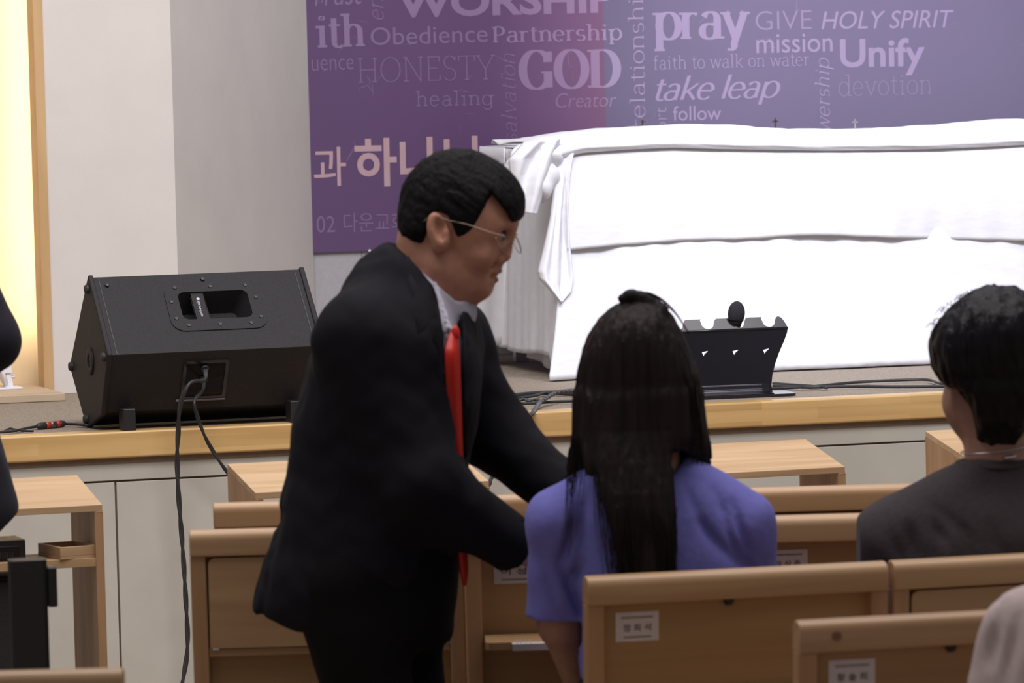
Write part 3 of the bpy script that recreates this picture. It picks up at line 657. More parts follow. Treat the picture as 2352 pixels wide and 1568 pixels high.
# white bracket lamp on the plank step
bp0 = PZ(22, 893, ZS + 0.021)
bk = empty('adjustable_bracket', bp0, TH); tag(bk, 'small white swivel bracket on the plank step beside the glowing strip', 'bracket')
MB().box((-0.075, -0.03, 0.0), (0.033, 0.05, 0.006)).build('base_plate', WHITEP, bk, bevel=0.002)
mb = MB().prism([(-0.012, 0.0), (0.012, 0.0), (0.006, 0.03), (0.0, 0.055), (-0.008, 0.055), (-0.008, 0.03)], (0, 0.03, 0), lambda u, v: Vector((u, 0, v + 0.006))); mb.build('bracket_arm', WHITEP, bk, bevel=0.001)
mb = MB().lathe([(0.0001, -0.005), (0.042, -0.005), (0.042, 0.005), (0.0001, 0.005)], Matrix.Translation((-0.022, 0.014, 0.050)) @ Matrix.Rotation(math.radians(70), 4, 'Y'), 30); mb.build('swivel_disc', WHITEP, bk, bevel=0.001)
mb = MB().prism([(-0.05, 0.05), (0.004, 0.05), (0.006, 0.09), (-0.01, 0.13), (-0.06, 0.13)], (0, 0.05, 0), lambda u, v: Vector((u, -0.005, v))); mb.build('lamp_body', WHITEP, bk, bevel=0.004)
mb = MB().lathe([(0.006, 0), (0.006, 0.012), (0.0001, 0.012)], Matrix.Translation((0.006, 0.012, 0.034)) @ Matrix.Rotation(math.radians(90), 4, 'Y'), 12); mb.build('thumb_screw', STEEL, bk)

# ================================================================ covered table
TT = math.radians(13)
tc0 = PZ(1306, 872, ZS)                         # front left foot of the table
TEX = np.array([math.cos(TT), math.sin(TT), 0]); TEN = np.array([-math.sin(TT), math.cos(TT), 0])
TH_ = 1.395 - ZS; TL = 2.1; TD = 1.02
table = empty('communion_table', tc0, TT); tag(table, 'long table hidden under white cloths in front of the purple banner', 'table')
MB().box((0.01, 0.02, TH_ - 0.03), (TL, TD - 0.02, TH_ - 0.004)).build('table_top', wood('table_ply', (0.4, 0.28, 0.16, 1), (0.3, 0.2, 0.1, 1), 0), table)
for x in (0.06, TL - 0.1):
    for y in (0.06, TD - 0.1): MB().box((x, y, 0), (x + 0.04, y + 0.04, TH_ - 0.03)).build('leg', STEEL, table)
def TP(px, py, off=0.0):
    """Pixel on the table's front plane moved off metres to the front: local (x along, z up)."""
    p_ = PPL(px, py, tc0 - TEN * off, TEN) - tc0; return p_ @ TEX, p_[2]
def nse(x, s=0.0): return math.sin(x * 7.3 + s) * 0.5 + math.sin(x * 17.1 + 1.7 * s + 1) * 0.3 + math.sin(x * 41.0 + 2.3 * s) * 0.2
# base cloth: wraps left end and front, hangs to the floor
cl = empty('tablecloth', tc0, TT); tag(cl, 'lowest white tablecloth hanging from the covered table to the stage carpet', 'tablecloth')
def base_front(u, v):
    x = u * (TL + 0.0); z = TH_ * (1 - v) + 0.004
    fold = (0.006 * nse(x * 1.3, 0.3) + 0.004 * nse(x * 3.1, 2.0)) * v
    corner = math.exp(-(x / 0.05) ** 2)
    return (x - 0.066 * corner * v * v - 0.004, -0.016 - fold - 0.035 * v * v * corner, z if v < 1 else 0.004 + 0.0 * corner)
mb = MB().grid(base_front, 150, 40); o = mb.build('front_fall', LINEN, cl, True); solid(o, 0.002)
def base_side(u, v):
    y = u * TD; hem = 0.055 + 0.006 * math.sin(u * 9); lift = 0.0 if u > 0.12 else (1 - u / 0.12)
    z0 = hem * (1 - lift) + 0.004; z = TH_ + (z0 - TH_) * v
    fold = 0.008 * nse(y * 1.7, 1.1) * v + 0.016 * math.exp(-((u - 0.70) / 0.02) ** 2) * v
    c_ = math.exp(-(y / 0.07) ** 2)
    return ((1 - c_) * (-0.006 - fold - 0.020 * v) + c_ * (-0.066 * v * v - 0.004), y - c_ * (0.016 + 0.035 * v * v + y), z)
mb = MB().grid(base_side, 60, 40); o = mb.build('end_fall', LINEN, cl, True); solid(o, 0.002)
mb = MB().grid(lambda u, v: (u * TL, v * TD - 0.014, TH_ + 0.004), 30, 12); o = mb.build('top_sheet', LINEN, cl, True); solid(o, 0.002)
# loose drape at the back of the end, and a short inner layer under the end hem
def back_drape(u, v):
    y = TD - 0.34 * u; k_ = (1 - u) ** 0.8
    x = -0.014 - 0.105 * k_ * v ** 1.2 - 0.012 * math.sin(u * 9) * v
    zb = 0.015 + 0.10 * abs(u - 0.45); return (x, y + 0.04 * k_ * v, TH_ + 0.004 + (zb - TH_) * v)
mb = MB().grid(back_drape, 24, 20); o = mb.build('loose_drape', LINEN, cl, True); solid(o, 0.002)
def inner(u, v):
    y = 0.12 + 0.5 * u; z = 0.12 + (0.012 + 0.03 * abs(u - 0.4) - 0.12) * v
    return (0.03 + 0.01 * math.sin(u * 10), y, z)
mb = MB().grid(inner, 20, 8); o = mb.build('inner_layer', LINENG, cl, True); solid(o, 0.002)
# middle cloth: short fall with an uneven hem, pointed corner hanging at the left
hemp = [(1302, 575), (1320, 573), (1400, 565), (1480, 560), (1560, 553), (1640, 551), (1700, 550), (1760, 547), (1830, 541), (1900, 540), (1960, 543), (2050, 546), (2150, 549), (2280, 552), (2352, 553), (2500, 550)]
hx = [TP(a, c, 0.03)[0] for a, c in hemp]; hz = [TP(a, c, 0.03)[1] for a, c in hemp]
ov = empty('table_overlay', tc0 + np.array([0, 0, TH_]), TT); tag(ov, 'middle white cloth over the covered table, its hem halfway down the front', 'tablecloth')
def over_front(u, v):
    x = hx[0] + (TL - hx[0]) * u; zh = float(np.interp(x, hx, hz)) - TH_
    top = 0.008
    bulge = 0.026 + 0.010 * nse(x * 1.6, 3.0) * v + 0.010 * v * math.sin(x * 9 + 1)
    return (x, -bulge - 0.010 * math.sin(math.pi * v) , top + (zh - top) * v)
mb = MB().grid(over_front, 150, 30); o = mb.build('front_fall', LINENG, ov, True); solid(o, 0.003)
mb = MB().grid(lambda u, v: (0.035 + (TL - 0.035) * u, -0.026 + (TD + 0.0) * v, 0.008), 30, 12); o = mb.build('top_sheet', LINENG, ov, True); solid(o, 0.002)
# the pointed corner
Lc = [(1283, 352), (1276, 420), (1268, 500), (1252, 570), (1239, 622), (1243, 640), (1291, 695)]
Rc = [(1318, 352), (1310, 400), (1306, 480), (1310, 560), (1318, 640), (1314, 668), (1291, 695)]
def corner_fall(u, v):
    t = v * (len(Lc) - 1); i = min(int(t), len(Lc) - 2); f_ = t - i
    a = np.array(Lc[i]) * (1 - f_) + np.array(Lc[i + 1]) * f_; c = np.array(Rc[i]) * (1 - f_) + np.array(Rc[i + 1]) * f_
    q_ = a * (1 - u) + c * u; x, z = TP(q_[0], q_[1], 0.05)
    return (x, -0.05 - 0.022 * math.sin(u * math.pi * 1.6 + 0.4) * min(1, v * 2) + 0.03 * (1 - u) - 0.008 * math.sin(u * 14) * min(1, v * 2), z - TH_)
mb = MB().grid(corner_fall, 24, 40); o = mb.build('hanging_corner', LINENG, ov, True); solid(o, 0.003)
# top cloth over the trays
prof = [(1150, 352), (1165, 372), (1180, 350), (1205, 332), (1232, 319), (1290, 309), (1340, 300), (1400, 296), (1480, 293), (1540, 288), (1580, 285), (1630, 286), (1700, 290), (1800, 295), (1880, 298), (1950, 298), (2030, 296), (2120, 292), (2200, 285), (2280, 278), (2352, 275), (2480, 276)]
prof = prof[2:]
lowp = [(1180, 470), (1205, 405), (1232, 372), (1290, 362), (1340, 350), (1450, 342), (1550, 338), (1640, 341), (1760, 343), (1900, 345), (2030, 344), (2150, 341), (2260, 337), (2352, 332), (2480, 330)]
DT = 0.10
tx_ = [TP(a, c, -DT)[0] for a, c in prof]; tz_ = [TP(a, c, -DT)[1] for a, c in prof]
lx_ = [TP(a, c, 0.045)[0] for a, c in lowp]; lz_ = [TP(a, c, 0.045)[1] for a, c in lowp]
ct = empty('table_cover', tc0 + np.array([0, 0, TH_]), TT); tag(ct, 'top white cloth draped over trays on the covered table, bunched at its left end', 'tablecloth')
xL = TP(1232, 340, 0.0)[0]
def cover(u, v):
    x = xL + (TL - xL) * u
    zt = float(np.interp(x, tx_, tz_)) - TH_; zl = float(np.interp(x, lx_, lz_)) - TH_
    # section: front hem, round nose, crest, long back, down behind
    sec = [(-0.040, zl), (-0.052, zl + 0.012), (-0.046, zl + 0.030), (0.0, zl + 0.6 * (zt - zl)), (0.05, zt - 0.006), (0.10, zt), (0.30, zt - 0.002), (0.48, zt - 0.012), (0.56, 0.03), (0.58, 0.018)]
    t = v * (len(sec) - 1); i = min(int(t), len(sec) - 2); f_ = t - i
    y = sec[i][0] * (1 - f_) + sec[i + 1][0] * f_; z = sec[i][1] * (1 - f_) + sec[i + 1][1] * f_
    return (x, y + 0.004 * nse(x * 2 + v * 3, 0.5) * min(1, v * 6), z + 0.0035 * nse(x * 3, v * 4.0) * math.sin(math.pi * v))
mb = MB().grid(cover, 160, 44); o = mb.build('main_sheet', LINEN, ct, True)
md = o.modifiers.new('sub', 'SUBSURF'); md.levels = 1; md.render_levels = 1
solid(o, 0.003)
# bunched end: crumpled lobes and a flap
def lobe(c, r, amp, seed):
    V = []; nu, nv = 40, 26; r_ = np.random.default_rng(seed); ph = r_.uniform(0, 6, 8)
    for j in range(nv + 1):
        for i in range(nu + 1):
            th, fi = 2 * math.pi * i / nu, math.pi * j / nv
            d = np.array([math.sin(fi) * math.cos(th), math.sin(fi) * math.sin(th), math.cos(fi)])
            k_ = 1 + amp * math.sin(3 * th + 3 * d[2] + ph[0]) + amp * 0.6 * math.sin(4 * d[2] + 2 * th + ph[1])
            V.append(np.array(c) + d * np.array(r) * k_)
    Fq = [(j * (nu + 1) + i, j * (nu + 1) + i + 1, (j + 1) * (nu + 1) + i + 1, (j + 1) * (nu + 1) + i) for j in range(nv) for i in range(nu)]
    return V, Fq
mb = MB()
for (px, py, dy, rx, ry, rz, sd) in ((1226, 372, 0.02, 0.062, 0.06, 0.052, 1), (1243, 410, -0.02, 0.045, 0.05, 0.055, 2), (1200, 398, 0.05, 0.042, 0.06, 0.055, 3), (1252, 355, 0.0, 0.055, 0.06, 0.045, 4), (1226, 440, 0.0, 0.042, 0.04, 0.035, 5)):
    x, z = TP(px, py, 0.0); mb.add(*lobe((x, dy, z - TH_), (rx, ry, rz), 0.09, sd))
mb.build('bunched_end', LINEN, ct, True)
Ls_ = [(1212, 326), (1176, 366), (1178, 405), (1192, 450), (1200, 488)]; Rs_ = [(1296, 318), (1285, 352), (1272, 405), (1258, 445), (1241, 494)]
def swag(u, v):
    t = v * 4; i = min(int(t), 3); f_ = t - i
    a = np.array(Ls_[i]) * (1 - f_) + np.array(Ls_[i + 1]) * f_; c = np.array(Rs_[i]) * (1 - f_) + np.array(Rs_[i + 1]) * f_
    q_ = a * (1 - u) + c * u; x, z = TP(q_[0], q_[1], 0.06)
    fo_ = 0.55 * math.sin(u * 8 + v * 3.2 + 0.5) + 0.45 * (2 * abs(((u * 2.3 + v * 0.9 + 0.2) % 1) - 0.5) - 0.5)
    return (x, -0.062 - 0.030 * fo_ * math.sin(math.pi * (0.12 + 0.8 * v)) + 0.05 * (2 * u - 1) ** 4, z - TH_)
mb = MB().grid(swag, 40, 36); o = mb.build('folded_swag', LINEN, ct, True); solid(o, 0.003)
# communion trays whose lid crosses peep over the cloth
def tray_(px, py, off, hcross, label, m):
    x, _ = TP(px, 300, 0.0); y = 0.64 + off
    zt = TP(px, py, -y)[1]
    r_ = empty('communion_tray', tc0 + TEX * x + TEN * y + np.array([0, 0, TH_ + 0.016]), TT); tag(r_, label, 'tray', 'lidded trays on the covered table')
    h = zt - TH_ - 0.016 - hcross
    MB().lathe([(0.0001, 0), (0.11, 0), (0.118, 0.01), (0.115, h * 0.45)], None, 36).build('tray_body', m, r_, True)
    MB().lathe([(0.12, h * 0.45), (0.118, h * 0.55), (0.08, h * 0.78), (0.02, h * 0.95), (0.008, h)], None, 36).build('lid', m, r_, True)
    mb = MB().box((-0.0022, -0.002, h - 0.002), (0.0022, 0.002, h + hcross)).box((-0.009, -0.002, h + hcross * 0.58), (0.009, 0.002, h + hcross * 0.74)); mb.build('cross_finial', m, r_)
    return r_
tray_(1605, 272, 0.0, 0.014, 'first lidded tray from the left under the cloth, only its small dark cross showing', BRASS)
tray_(1922, 266, 0.0, 0.034, 'brass lidded tray whose cross stands over the dip of the top white cloth', BRASS)
tray_(2112, 269, 0.0, 0.026, 'silver cross lidded tray behind the top cloth, right of the brass cross', STEEL)

# ================================================================ microphone rack on the stage edge
RYAW = math.radians(12)
rk0 = PZ(1632, 914, ZS)
rk = empty('microphone_rack', rk0, RYAW); tag(rk, 'black plastic microphone rack with round slots on the stage edge before the white cloth', 'microphone rack')
sc_ = 867.0 * math.cos(RYAW)
RX = lambda px: (px - 1632) / sc_
hz_ = [0.010, 0.03, 0.055, 0.085, 0.115, 0.145, 0.168, 0.182]
hw_ = [RX(q) for q in (1776, 1776.5, 1779, 1786, 1796, 1808, 1816, 1818)]
outl = [(h, z) for z, h in zip(hz_, hw_)] + [(-h, z) for z, h in reversed(list(zip(hz_, hw_)))]
holes = []
for c in (1476, 1549, 1622, 1694, 1766):
    h0 = RX(c) - 0.009; holes.append([(h0, 0.124), (h0 + 0.0045, 0.113), (h0 + 0.0085, 0.1195), (h0 + 0.017, 0.126), (h0 + 0.0165, 0.1275)])
mb = MB().prism(outl, (0, 0.005, 0), lambda u, v: Vector((u, 0.0, v)), holes); mb.build('upright_sheet', GLOSS, rk)
tilt = math.radians(50); ds = np.array([0, math.cos(tilt), math.sin(tilt)]); top = 0.040; HWT = hw_[-1]
def uslot(c):
    return [(c + 0.028, top), (c + 0.023, top - 0.003), (c + 0.019, top - 0.012)] + [(c + 0.0165 * math.cos(math.radians(a)), 0.0225 + 0.0165 * math.sin(math.radians(a))) for a in range(-10, -171, -20)] + [(c - 0.017, top - 0.012), (c - 0.019, top - 0.003), (c - 0.016, top)]
shelf = [(-HWT, 0.0), (HWT, 0.0), (HWT - 0.002, 0.012), (HWT - 0.010, top - 0.006), (HWT - 0.018, top)]
for c in (1776, 1704, 1632, 1560, 1487): shelf += [q for q in uslot(RX(c))]
shelf += [(-HWT + 0.012, top), (-HWT + 0.003, top - 0.006)]
mb = MB().prism(shelf, np.cross(ds, [1, 0, 0]) * 0.004, lambda u, v: np.array([u, 0.0, 0.181]) + ds * v); mb.build('slotted_shelf', GLOSS, rk)
mb = MB().tube([(-HWT, 0.001, 0.181), (HWT, 0.001, 0.181)], 0.0035, 10); mb.build('folded_edge', GLOSS, rk, True)
mb = MB().prism(rrect(RX(1437), -0.045, RX(1827), 0.10, 0.02), (0, 0, 0.007), lambda u, v: Vector((u, v, 0))); mb.build('base_plate', GLOSS, rk, bevel=0.002)
mb = MB().grid(lambda u, v: (hw_[0] * (2 * u - 1), -0.028 * (1 - v) ** 2, 0.0075 + 0.026 * v * v), 12, 8); o = mb.build('base_curve', GLOSS, rk, True); solid(o, 0.003)
mw = rk0 + np.array([math.cos(RYAW), math.sin(RYAW), 0]) * RX(1700)
mi = empty('microphone', mw + np.array([-0.006, 0.024, 0.184]), 0); tag(mi, 'black microphone with a foam ball standing in the middle slot of the rack', 'microphone')
mM = Matrix.Rotation(math.radians(6), 4, 'Y')
MB().lathe([(0.0001, 0.0735)] + [(0.0232 * math.cos(math.radians(a)), 0.040 + 0.0335 * math.sin(math.radians(a))) for a in range(78, -50, -10)] + [(0.0145, 0.006)], mM, 28).build('foam_ball', mat('black_foam', (0.016, 0.013, 0.02), 0.9, 0.3, 400, 0.6, 700), mi, True)
MB().lathe([(0.0222, 0.024), (0.0222, 0.0225)], mM, 28).build('ball_seam', BLACK, mi)
MB().lathe([(0.0145, 0.008), (0.0135, -0.004), (0.012, -0.03), (0.011, -0.052), (0.0001, -0.052)], mM, 20).build('handle', BLACK, mi, True)
# cables lying on the stage
zc = ZS + 0.008
def floor_cable(name, pxs, r, label, m=RUBBER, twist=0, z=None):
    return cable(name, [PZ(a, c, z if z is not None else zc) for a, c in pxs], r, label, m, twist)
floor_cable('floor_cable', [(1776, 886), (1850, 889), (1950, 887), (2050, 888), (2158, 887), (2300, 884)], 0.0045, 'lower black cable on the carpet running right from the microphone rack')
floor_cable('floor_cable', [(1770, 892), (1820, 890), (1880, 886), (1960, 878), (2060, 873), (2130, 872), (2160, 880), (2230, 890)], 0.004, 'upper black cable looping along the carpet right of the microphone rack')
floor_cable('floor_cable', [(1776, 880), (1830, 884), (1862, 886), (1900, 890)], 0.004, 'short black cable end crossing beside the base of the microphone rack')
floor_cable('stage_lead', [(1100, 914), (1150, 912), (1200, 906), (1260, 902), (1320, 905), (1420, 912), (1520, 910)], 0.0065, 'thickest black lead in the bundle on the carpet left of the long hair')
floor_cable('stage_lead', [(1090, 920), (1150, 917), (1190, 914), (1225, 909), (1250, 903), (1290, 898), (1330, 896), (1450, 903)], 0.0042, 'back black lead arching over the cable bundle on the stage')
floor_cable('stage_lead', [(1100, 927), (1160, 926), (1220, 926), (1280, 922), (1340, 920), (1460, 915)], 0.0038, 'straight thin black lead nearest the stage edge in the cable bundle')
floor_cable('stage_lead', [(1180, 924), (1192, 919), (1203, 917), (1214, 920), (1226, 918), (1240, 919)], 0.005, 'short dark green twisted lead lying in the cable bundle', mat('dark_green_rubber', (0.03, 0.045, 0.042), 0.45), 0.04)
spk_ = [PZ(1190, 924, zc), PZ(1184, 918, zc + 0.006), PZ(1178, 912, zc + 0.018), PZ(1171, 905, zc + 0.034)]
cable('cable_tie', spk_, 0.0035, 'black cable end sticking up from the bundle on the stage')
hc = [PZ(1350, 897, zc + 0.012), PZ(1300, 899, zc + 0.02), PZ(1275, 903, zc + 0.02), PZ(1252, 916, zc + 0.012), PZ(1238, 926, zc + 0.006)]
e_ = PZ(1236, 934, ZS + 0.004)
hc += [PY(1222, 950, YF(1222) - 0.004), PY(1207, 967, YF(1207) - 0.01), PY(1190, 990, YF(1190) - 0.012), PY(1150, 1050, YF(1150) - 0.012), PY(1100, 1200, YF(1100) - 0.014), PY(1080, 1500, YF(1080) - 0.014)]
cable('braided_cable', hc, 0.0062, 'grey black twisted cable bending down over the stage edge', mat('grey_rubber', (0.055, 0.05, 0.058), 0.4), 0.05)
# white tape tag under the table end
tg = PZ(1222, 822, ZS); o = mesh_obj('paper_tag', [tuple(tg + np.array(d)) for d in ((-0.012, 0.3, 0.02), (0.012, 0.3, 0.02), (0.012, 0.3, 0.055), (-0.012, 0.3, 0.055))], [(0, 1, 2, 3)], PAPER); bpy.data.objects.remove(o)

# ================================================================ pew chairs
CW = 0.5005; CHH = 0.82
def chair_parts(root, tray_open, card=None, wdt=CW):
    """Seat back faces the camera (rear face at y = 0); the seat points to the stage (+y)."""
    rec = math.radians(5.0)
    RM = Matrix.Translation((0, 0, CHH)) @ Matrix.Rotation(rec, 4, 'X') @ Matrix.Translation((0, 0, -CHH))
    P = lambda x, y, z: RM @ Vector((x, y, z))
    rail = rrect(-0.004, CHH - 0.047, 0.036, CHH, 0.017, 6, (0, 1, 1, 0))
    mb = MB().sweep([tuple(p_) for p_ in rail], 0.0, wdt); mb.v = [RM @ v for v in mb.v]; mb.build('top_rail', CHAIRW, root, bevel=0.003)
    for x in (0.0, wdt - 0.029):
        mb = MB().box((x, 0.0, 0.0), (x + 0.029, 0.034, CHH - 0.046), RM); mb.build('side_post', CHAIRV, root, bevel=0.003)
    mb = MB().box((0.028, 0.020, 0.36), (wdt - 0.028, 0.030, CHH - 0.044), RM); mb.build('back_panel', PANELW, root)
    mb = MB().box((0.029, 0.004, 0.585), (wdt - 0.029, 0.020, 0.600), RM) ; mb.build('tray_rail', CHAIRW, root, bevel=0.002)
    th_ = 0.166; tw0, tw1 = 0.0325, wdt - 0.0325
    if tray_open:
        mb = MB().prism(rrect(tw0, 0.0, tw1, th_ * 0.78, 0.014, 4, (1, 0, 0, 1)), (0, 0, 0.013), lambda u, v: P(0, 0, 0.602) + Vector((u, 0.012 - (th_ * 0.78 - v) , 0)))
        mb.build('folding_tray', CHAIRW, root, bevel=0.002)
    else:
        mb = MB().prism(rrect(tw0, 0.602, tw1, CHH - 0.051, 0.012, 5, (0, 1, 1, 0)), RM.to_3x3() @ Vector((0, 0.013, 0)), lambda u, v: P(u, 0.001, v))
        mb.build('folding_tray', CHAIRW, root, bevel=0.003)
    mb = MB().lathe([(0.0001, 0.012), (0.006, 0.011), (0.0085, 0.006), (0.0085, 0.0)], RM @ Matrix.Translation((wdt * 0.475, 0.016, CHH - 0.0485)) @ Matrix.Rotation(math.radians(180), 4, 'X'), 16); mb.build('catch', BLACK, root)
    for x in (0.036, wdt - 0.036):
        mb = MB().tube([P(x, 0.004, 0.600), P(x + 0.012, 0.004, 0.600)], 0.0035, 8); mb.build('hinge', STEEL, root)
    MB().box((0.032, 0.04, 0.405), (wdt - 0.032, 0.43, 0.44)).build('seat', mat('seat_fabric', (0.16, 0.10, 0.06), 0.9, 0.15, 80, 0.3), root, bevel=0.012)
    for x in (0.012, wdt - 0.042): MB().box((x, 0.39, 0.0), (x + 0.03, 0.42, 0.405)).build('front_leg', CHAIRV, root, bevel=0.002)
    for x in (0.012, wdt - 0.042): MB().box((x, 0.06, 0.36), (x + 0.03, 0.42, 0.405)).build('seat_frame', CHAIRW, root, bevel=0.002)
    if card:
        x0, z1 = 0.052, CHH - 0.064; cw_, ch_ = 0.073, 0.049
        cp2 = lambda u, v: P(x0 + u, 0.0188, z1 - ch_ + v)
        mb = MB().prism([(0, 0), (cw_, 0), (cw_, ch_), (0, ch_)], (0, 0.0012, 0), cp2); cd = mb.build('name_card', PAPER, root)
        V, Fc, _ = font_word(card[0], 0.012); xs = [v[0] for v in V]; a, b_ = min(xs), max(xs)
        mb = MB().add([cp2(0.013 + (v[0] - a) / (b_ - a) * 0.047, 0.0175 + v[1] * 0.0135) - Vector((0, 0.0006, 0)) for v in V], Fc)
        for (u0_, u1_, v_) in card[1]:
            u = u0_
            while u < u1_:
                d_ = 0.0022 + 0.0012 * ((u * 9173) % 1); 
                mb.add([cp2(u, v_) - Vector((0, 0.0006, 0)), cp2(u + d_, v_) - Vector((0, 0.0006, 0)), cp2(u + d_, v_ + 0.0024) - Vector((0, 0.0006, 0)), cp2(u, v_ + 0.0024) - Vector((0, 0.0006, 0))], [(0, 1, 2, 3)]); u += d_ + 0.0009
        mb.build('card_lettering', INK, cd)
LINES = [(0.010, 0.062, 0.0385), (0.014, 0.058, 0.006)]
def new_chair(px, py, yaw, label, tray_open, card=None, wdt=CW, group='wooden pew chairs'):
    p_ = PZ(px + 4, py + 4, CHH); r_ = empty('pew_chair', (p_[0], p_[1], 0.0), math.radians(yaw)); tag(r_, label, 'chair', group)
    chair_parts(r_, tray_open, card, wdt); return r_
def copy_chair(src, pos, yaw, label):
    c = dup(src); c.location = (pos[0], pos[1], 0); c.rotation_euler = (0, 0, math.radians(yaw)); c['label'] = label
    WM[c.name] = Matrix.Translation(Vector((pos[0], pos[1], 0))) @ Matrix.Rotation(math.radians(yaw), 4, 'Z'); return c
chA = new_chair(430, 1217, 1.0, 'pew chair with folded tray just left of the stooping man in black', False)
pA = np.array(chA.location); rowd = np.array([math.cos(math.radians(1.0)), math.sin(math.radians(1.0)), 0])
chB = new_chair(1062, 1203, 1.0, 'pew chair with opened tray and white sticker behind the stooping man', True, ('이 성', LINES))
chC = new_chair(1694, 1186, 1.0, 'pew chair with name card right of the girl in the blue shirt, second row ahead', True, ('최 상 준', LINES))
chE = new_chair(485, 1154, 1.3, 'leftmost front row pew chair behind the second desk from the left', False)
dE = np.array([math.cos(math.radians(1.3)), math.sin(math.radians(1.3)), 0]); pE = np.array(chE.location)
copy_chair(chE, pE + dE * 0.506, 1.3, 'middle front row pew chair mostly hidden by the stooping man and long haired girl')
copy_chair(chE, pE + dE * 1.012, 1.3, 'right front row pew chair before the third desk from the left')
chR = new_chair(1345, 1323, 13.0, 'pew chair with white name card directly behind the girl in the blue shirt', True, ('정 희 석', LINES), 0.512)
p_ = PZ(2053, 1291, CHH)
copy_chair(chA, p_, 15.5, 'pew chair with folded tray behind the boy in the charcoal shirt')
chF = new_chair(1832, 1426, 13.9, 'nearest pew chair at lower right with a knot in its top rail', True, ('황 솔 희', LINES), 0.512)
p_ = PZ(281, 1539, CHH); ya = math.radians(-1.0)
copy_chair(chA, p_ - np.array([math.cos(ya), math.sin(ya), 0]) * CW, -1.0, 'nearest pew chair at the lower left corner, only its rail showing')
# knot in the rail of the nearest chair is part of its wood; sticker on the opened tray
kb = [c for c in chF.children if c.name.startswith('top_rail')][0]
mb = MB().lathe([(0.0001, 0.0006), (0.0075, 0.0)], Matrix.Translation((0.057, -0.0035, CHH - 0.022)) @ Matrix.Rotation(math.radians(80), 4, 'X'), 14); tag(mb.build('knot', mat('knot_wood', (0.17, 0.075, 0.035), 0.5, 0.3, 200), kb), 'small dark round knot in the rail')
sx0, sx1 = 0.08, 0.165
mb = MB().box((sx0, -0.128, 0.6152), (sx1 + 0.03, -0.04, 0.6158)); mb.add([(sx0, -0.1295, 0.604), (sx1 + 0.03, -0.1295, 0.604), (sx1 + 0.03, -0.1295, 0.6156), (sx0, -0.1295, 0.6156)], [(0, 1, 2, 3)])
stk = mb.build('tray_sticker', PAPER, chB)
mb = MB()
for i in range(4): mb.add([(sx0 + 0.008 + 0.008 * i, -0.12, 0.6162), (sx0 + 0.010 + 0.008 * i, -0.12, 0.6162), (sx0 + 0.010 + 0.008 * i, -0.06, 0.6162), (sx0 + 0.008 + 0.008 * i, -0.06, 0.6162)], [(0, 1, 2, 3)])
mb.build('sticker_print', INKSOFT, stk)

# ================================================================ narrow book desks along the front row
DW, DD, DZ, RISE = 0.515, 0.24, 0.767, 0.044
DYAW = math.radians(17)
def make_desk(px, py, label, right=True):
    p_ = PZ(px, py, DZ); org = p_ - (np.array([math.cos(DYAW), math.sin(DYAW), 0]) * DW if right else 0)
    r_ = empty('book_desk', (org[0], org[1], 0), DYAW); tag(r_, label, 'desk', 'narrow wooden desks in front of the stage')
    return r_
def desk_parts(r_):
    sl_ = RISE / DD; t_ = 0.0145
    v = [(0, 0, DZ - t_), (DW, 0, DZ - t_), (DW, DD, DZ + RISE - t_), (0, DD, DZ + RISE - t_), (0, 0, DZ), (DW, 0, DZ), (DW, DD, DZ + RISE), (0, DD, DZ + RISE)]
    mesh_obj('desk_top', v, [(0, 3, 2, 1), (4, 5, 6, 7), (0, 1, 5, 4), (1, 2, 6, 5), (2, 3, 7, 6), (3, 0, 4, 7)], CEDAR, r_, bevel=0.0015)
    for x in (0.0, DW - 0.0165):
        MB().prism([(0.0, 0), (DD, 0), (DD, DZ + RISE - t_), (0.0, DZ - t_)], (0.0165, 0, 0), lambda u, v_, x=x: Vector((x, u, v_))).build('side_panel', CEDARV, r_, bevel=0.001)
    MB().box((0.0165, 0.0, DZ - 0.128), (DW - 0.0165, 0.15, DZ - 0.110)).build('shelf', CEDAR, r_, bevel=0.001)
d1 = make_desk(235, 1158, 'narrow wooden desk at far left with a small tray on its shelf'); desk_parts(d1)
def copy_desk(px, py, label, right):
    p_ = PZ(px, py, DZ); org = p_ - (np.array([math.cos(DYAW), math.sin(DYAW), 0]) * DW if right else 0)
    c = dup(d1); c.location = (org[0], org[1], 0); c['label'] = label; WM[c.name] = Matrix.Translation(Vector((org[0], org[1], 0))) @ Matrix.Rotation(DYAW, 4, 'Z'); return c
copy_desk(586, 1131, 'narrow wooden desk behind the stooping man, second from the left', False)
copy_desk(1941, 1071, 'narrow wooden desk just right of the long haired girl, third from the left', True)
copy_desk(2220, 1051, 'rightmost narrow wooden desk beside the boy in the charcoal shirt', False)
M1 = WM[d1.name]
def on_shelf(x, y): return M1 @ Vector((x, y, DZ - 0.110))
q = PZ(139, 1285, DZ - 0.1095)
tr_ = empty('wooden_tray', q, math.radians(27)); tag(tr_, 'small open wooden tray on the shelf of the far left desk', 'tray')
tx, ty, tz, tt = 0.084, 0.125, 0.025, 0.007
MB().box((0, 0, 0), (tx, ty, 0.006)).build('tray_floor', CEDAR, tr_)
for nm_, lo, hi in (('tray_side', (0, 0, 0.006), (tx, tt, tz)), ('tray_side', (0, ty - tt, 0.006), (tx, ty, tz)), ('tray_end', (0, tt, 0.006), (tt, ty - tt, tz)), ('tray_end', (tx - tt, tt, 0.006), (tx, ty - tt, tz))):
    MB().box(lo, hi).build(nm_, CEDAR, tr_, bevel=0.001)
q = on_shelf(0.17, 0.02)
bx = empty('receiver_box', q, DYAW); tag(bx, 'black electronic box lying on the shelf of the far left desk', 'box')
MB().box((0, 0, 0), (0.185, 0.10, 0.044)).build('case', BLACK, bx, bevel=0.002)
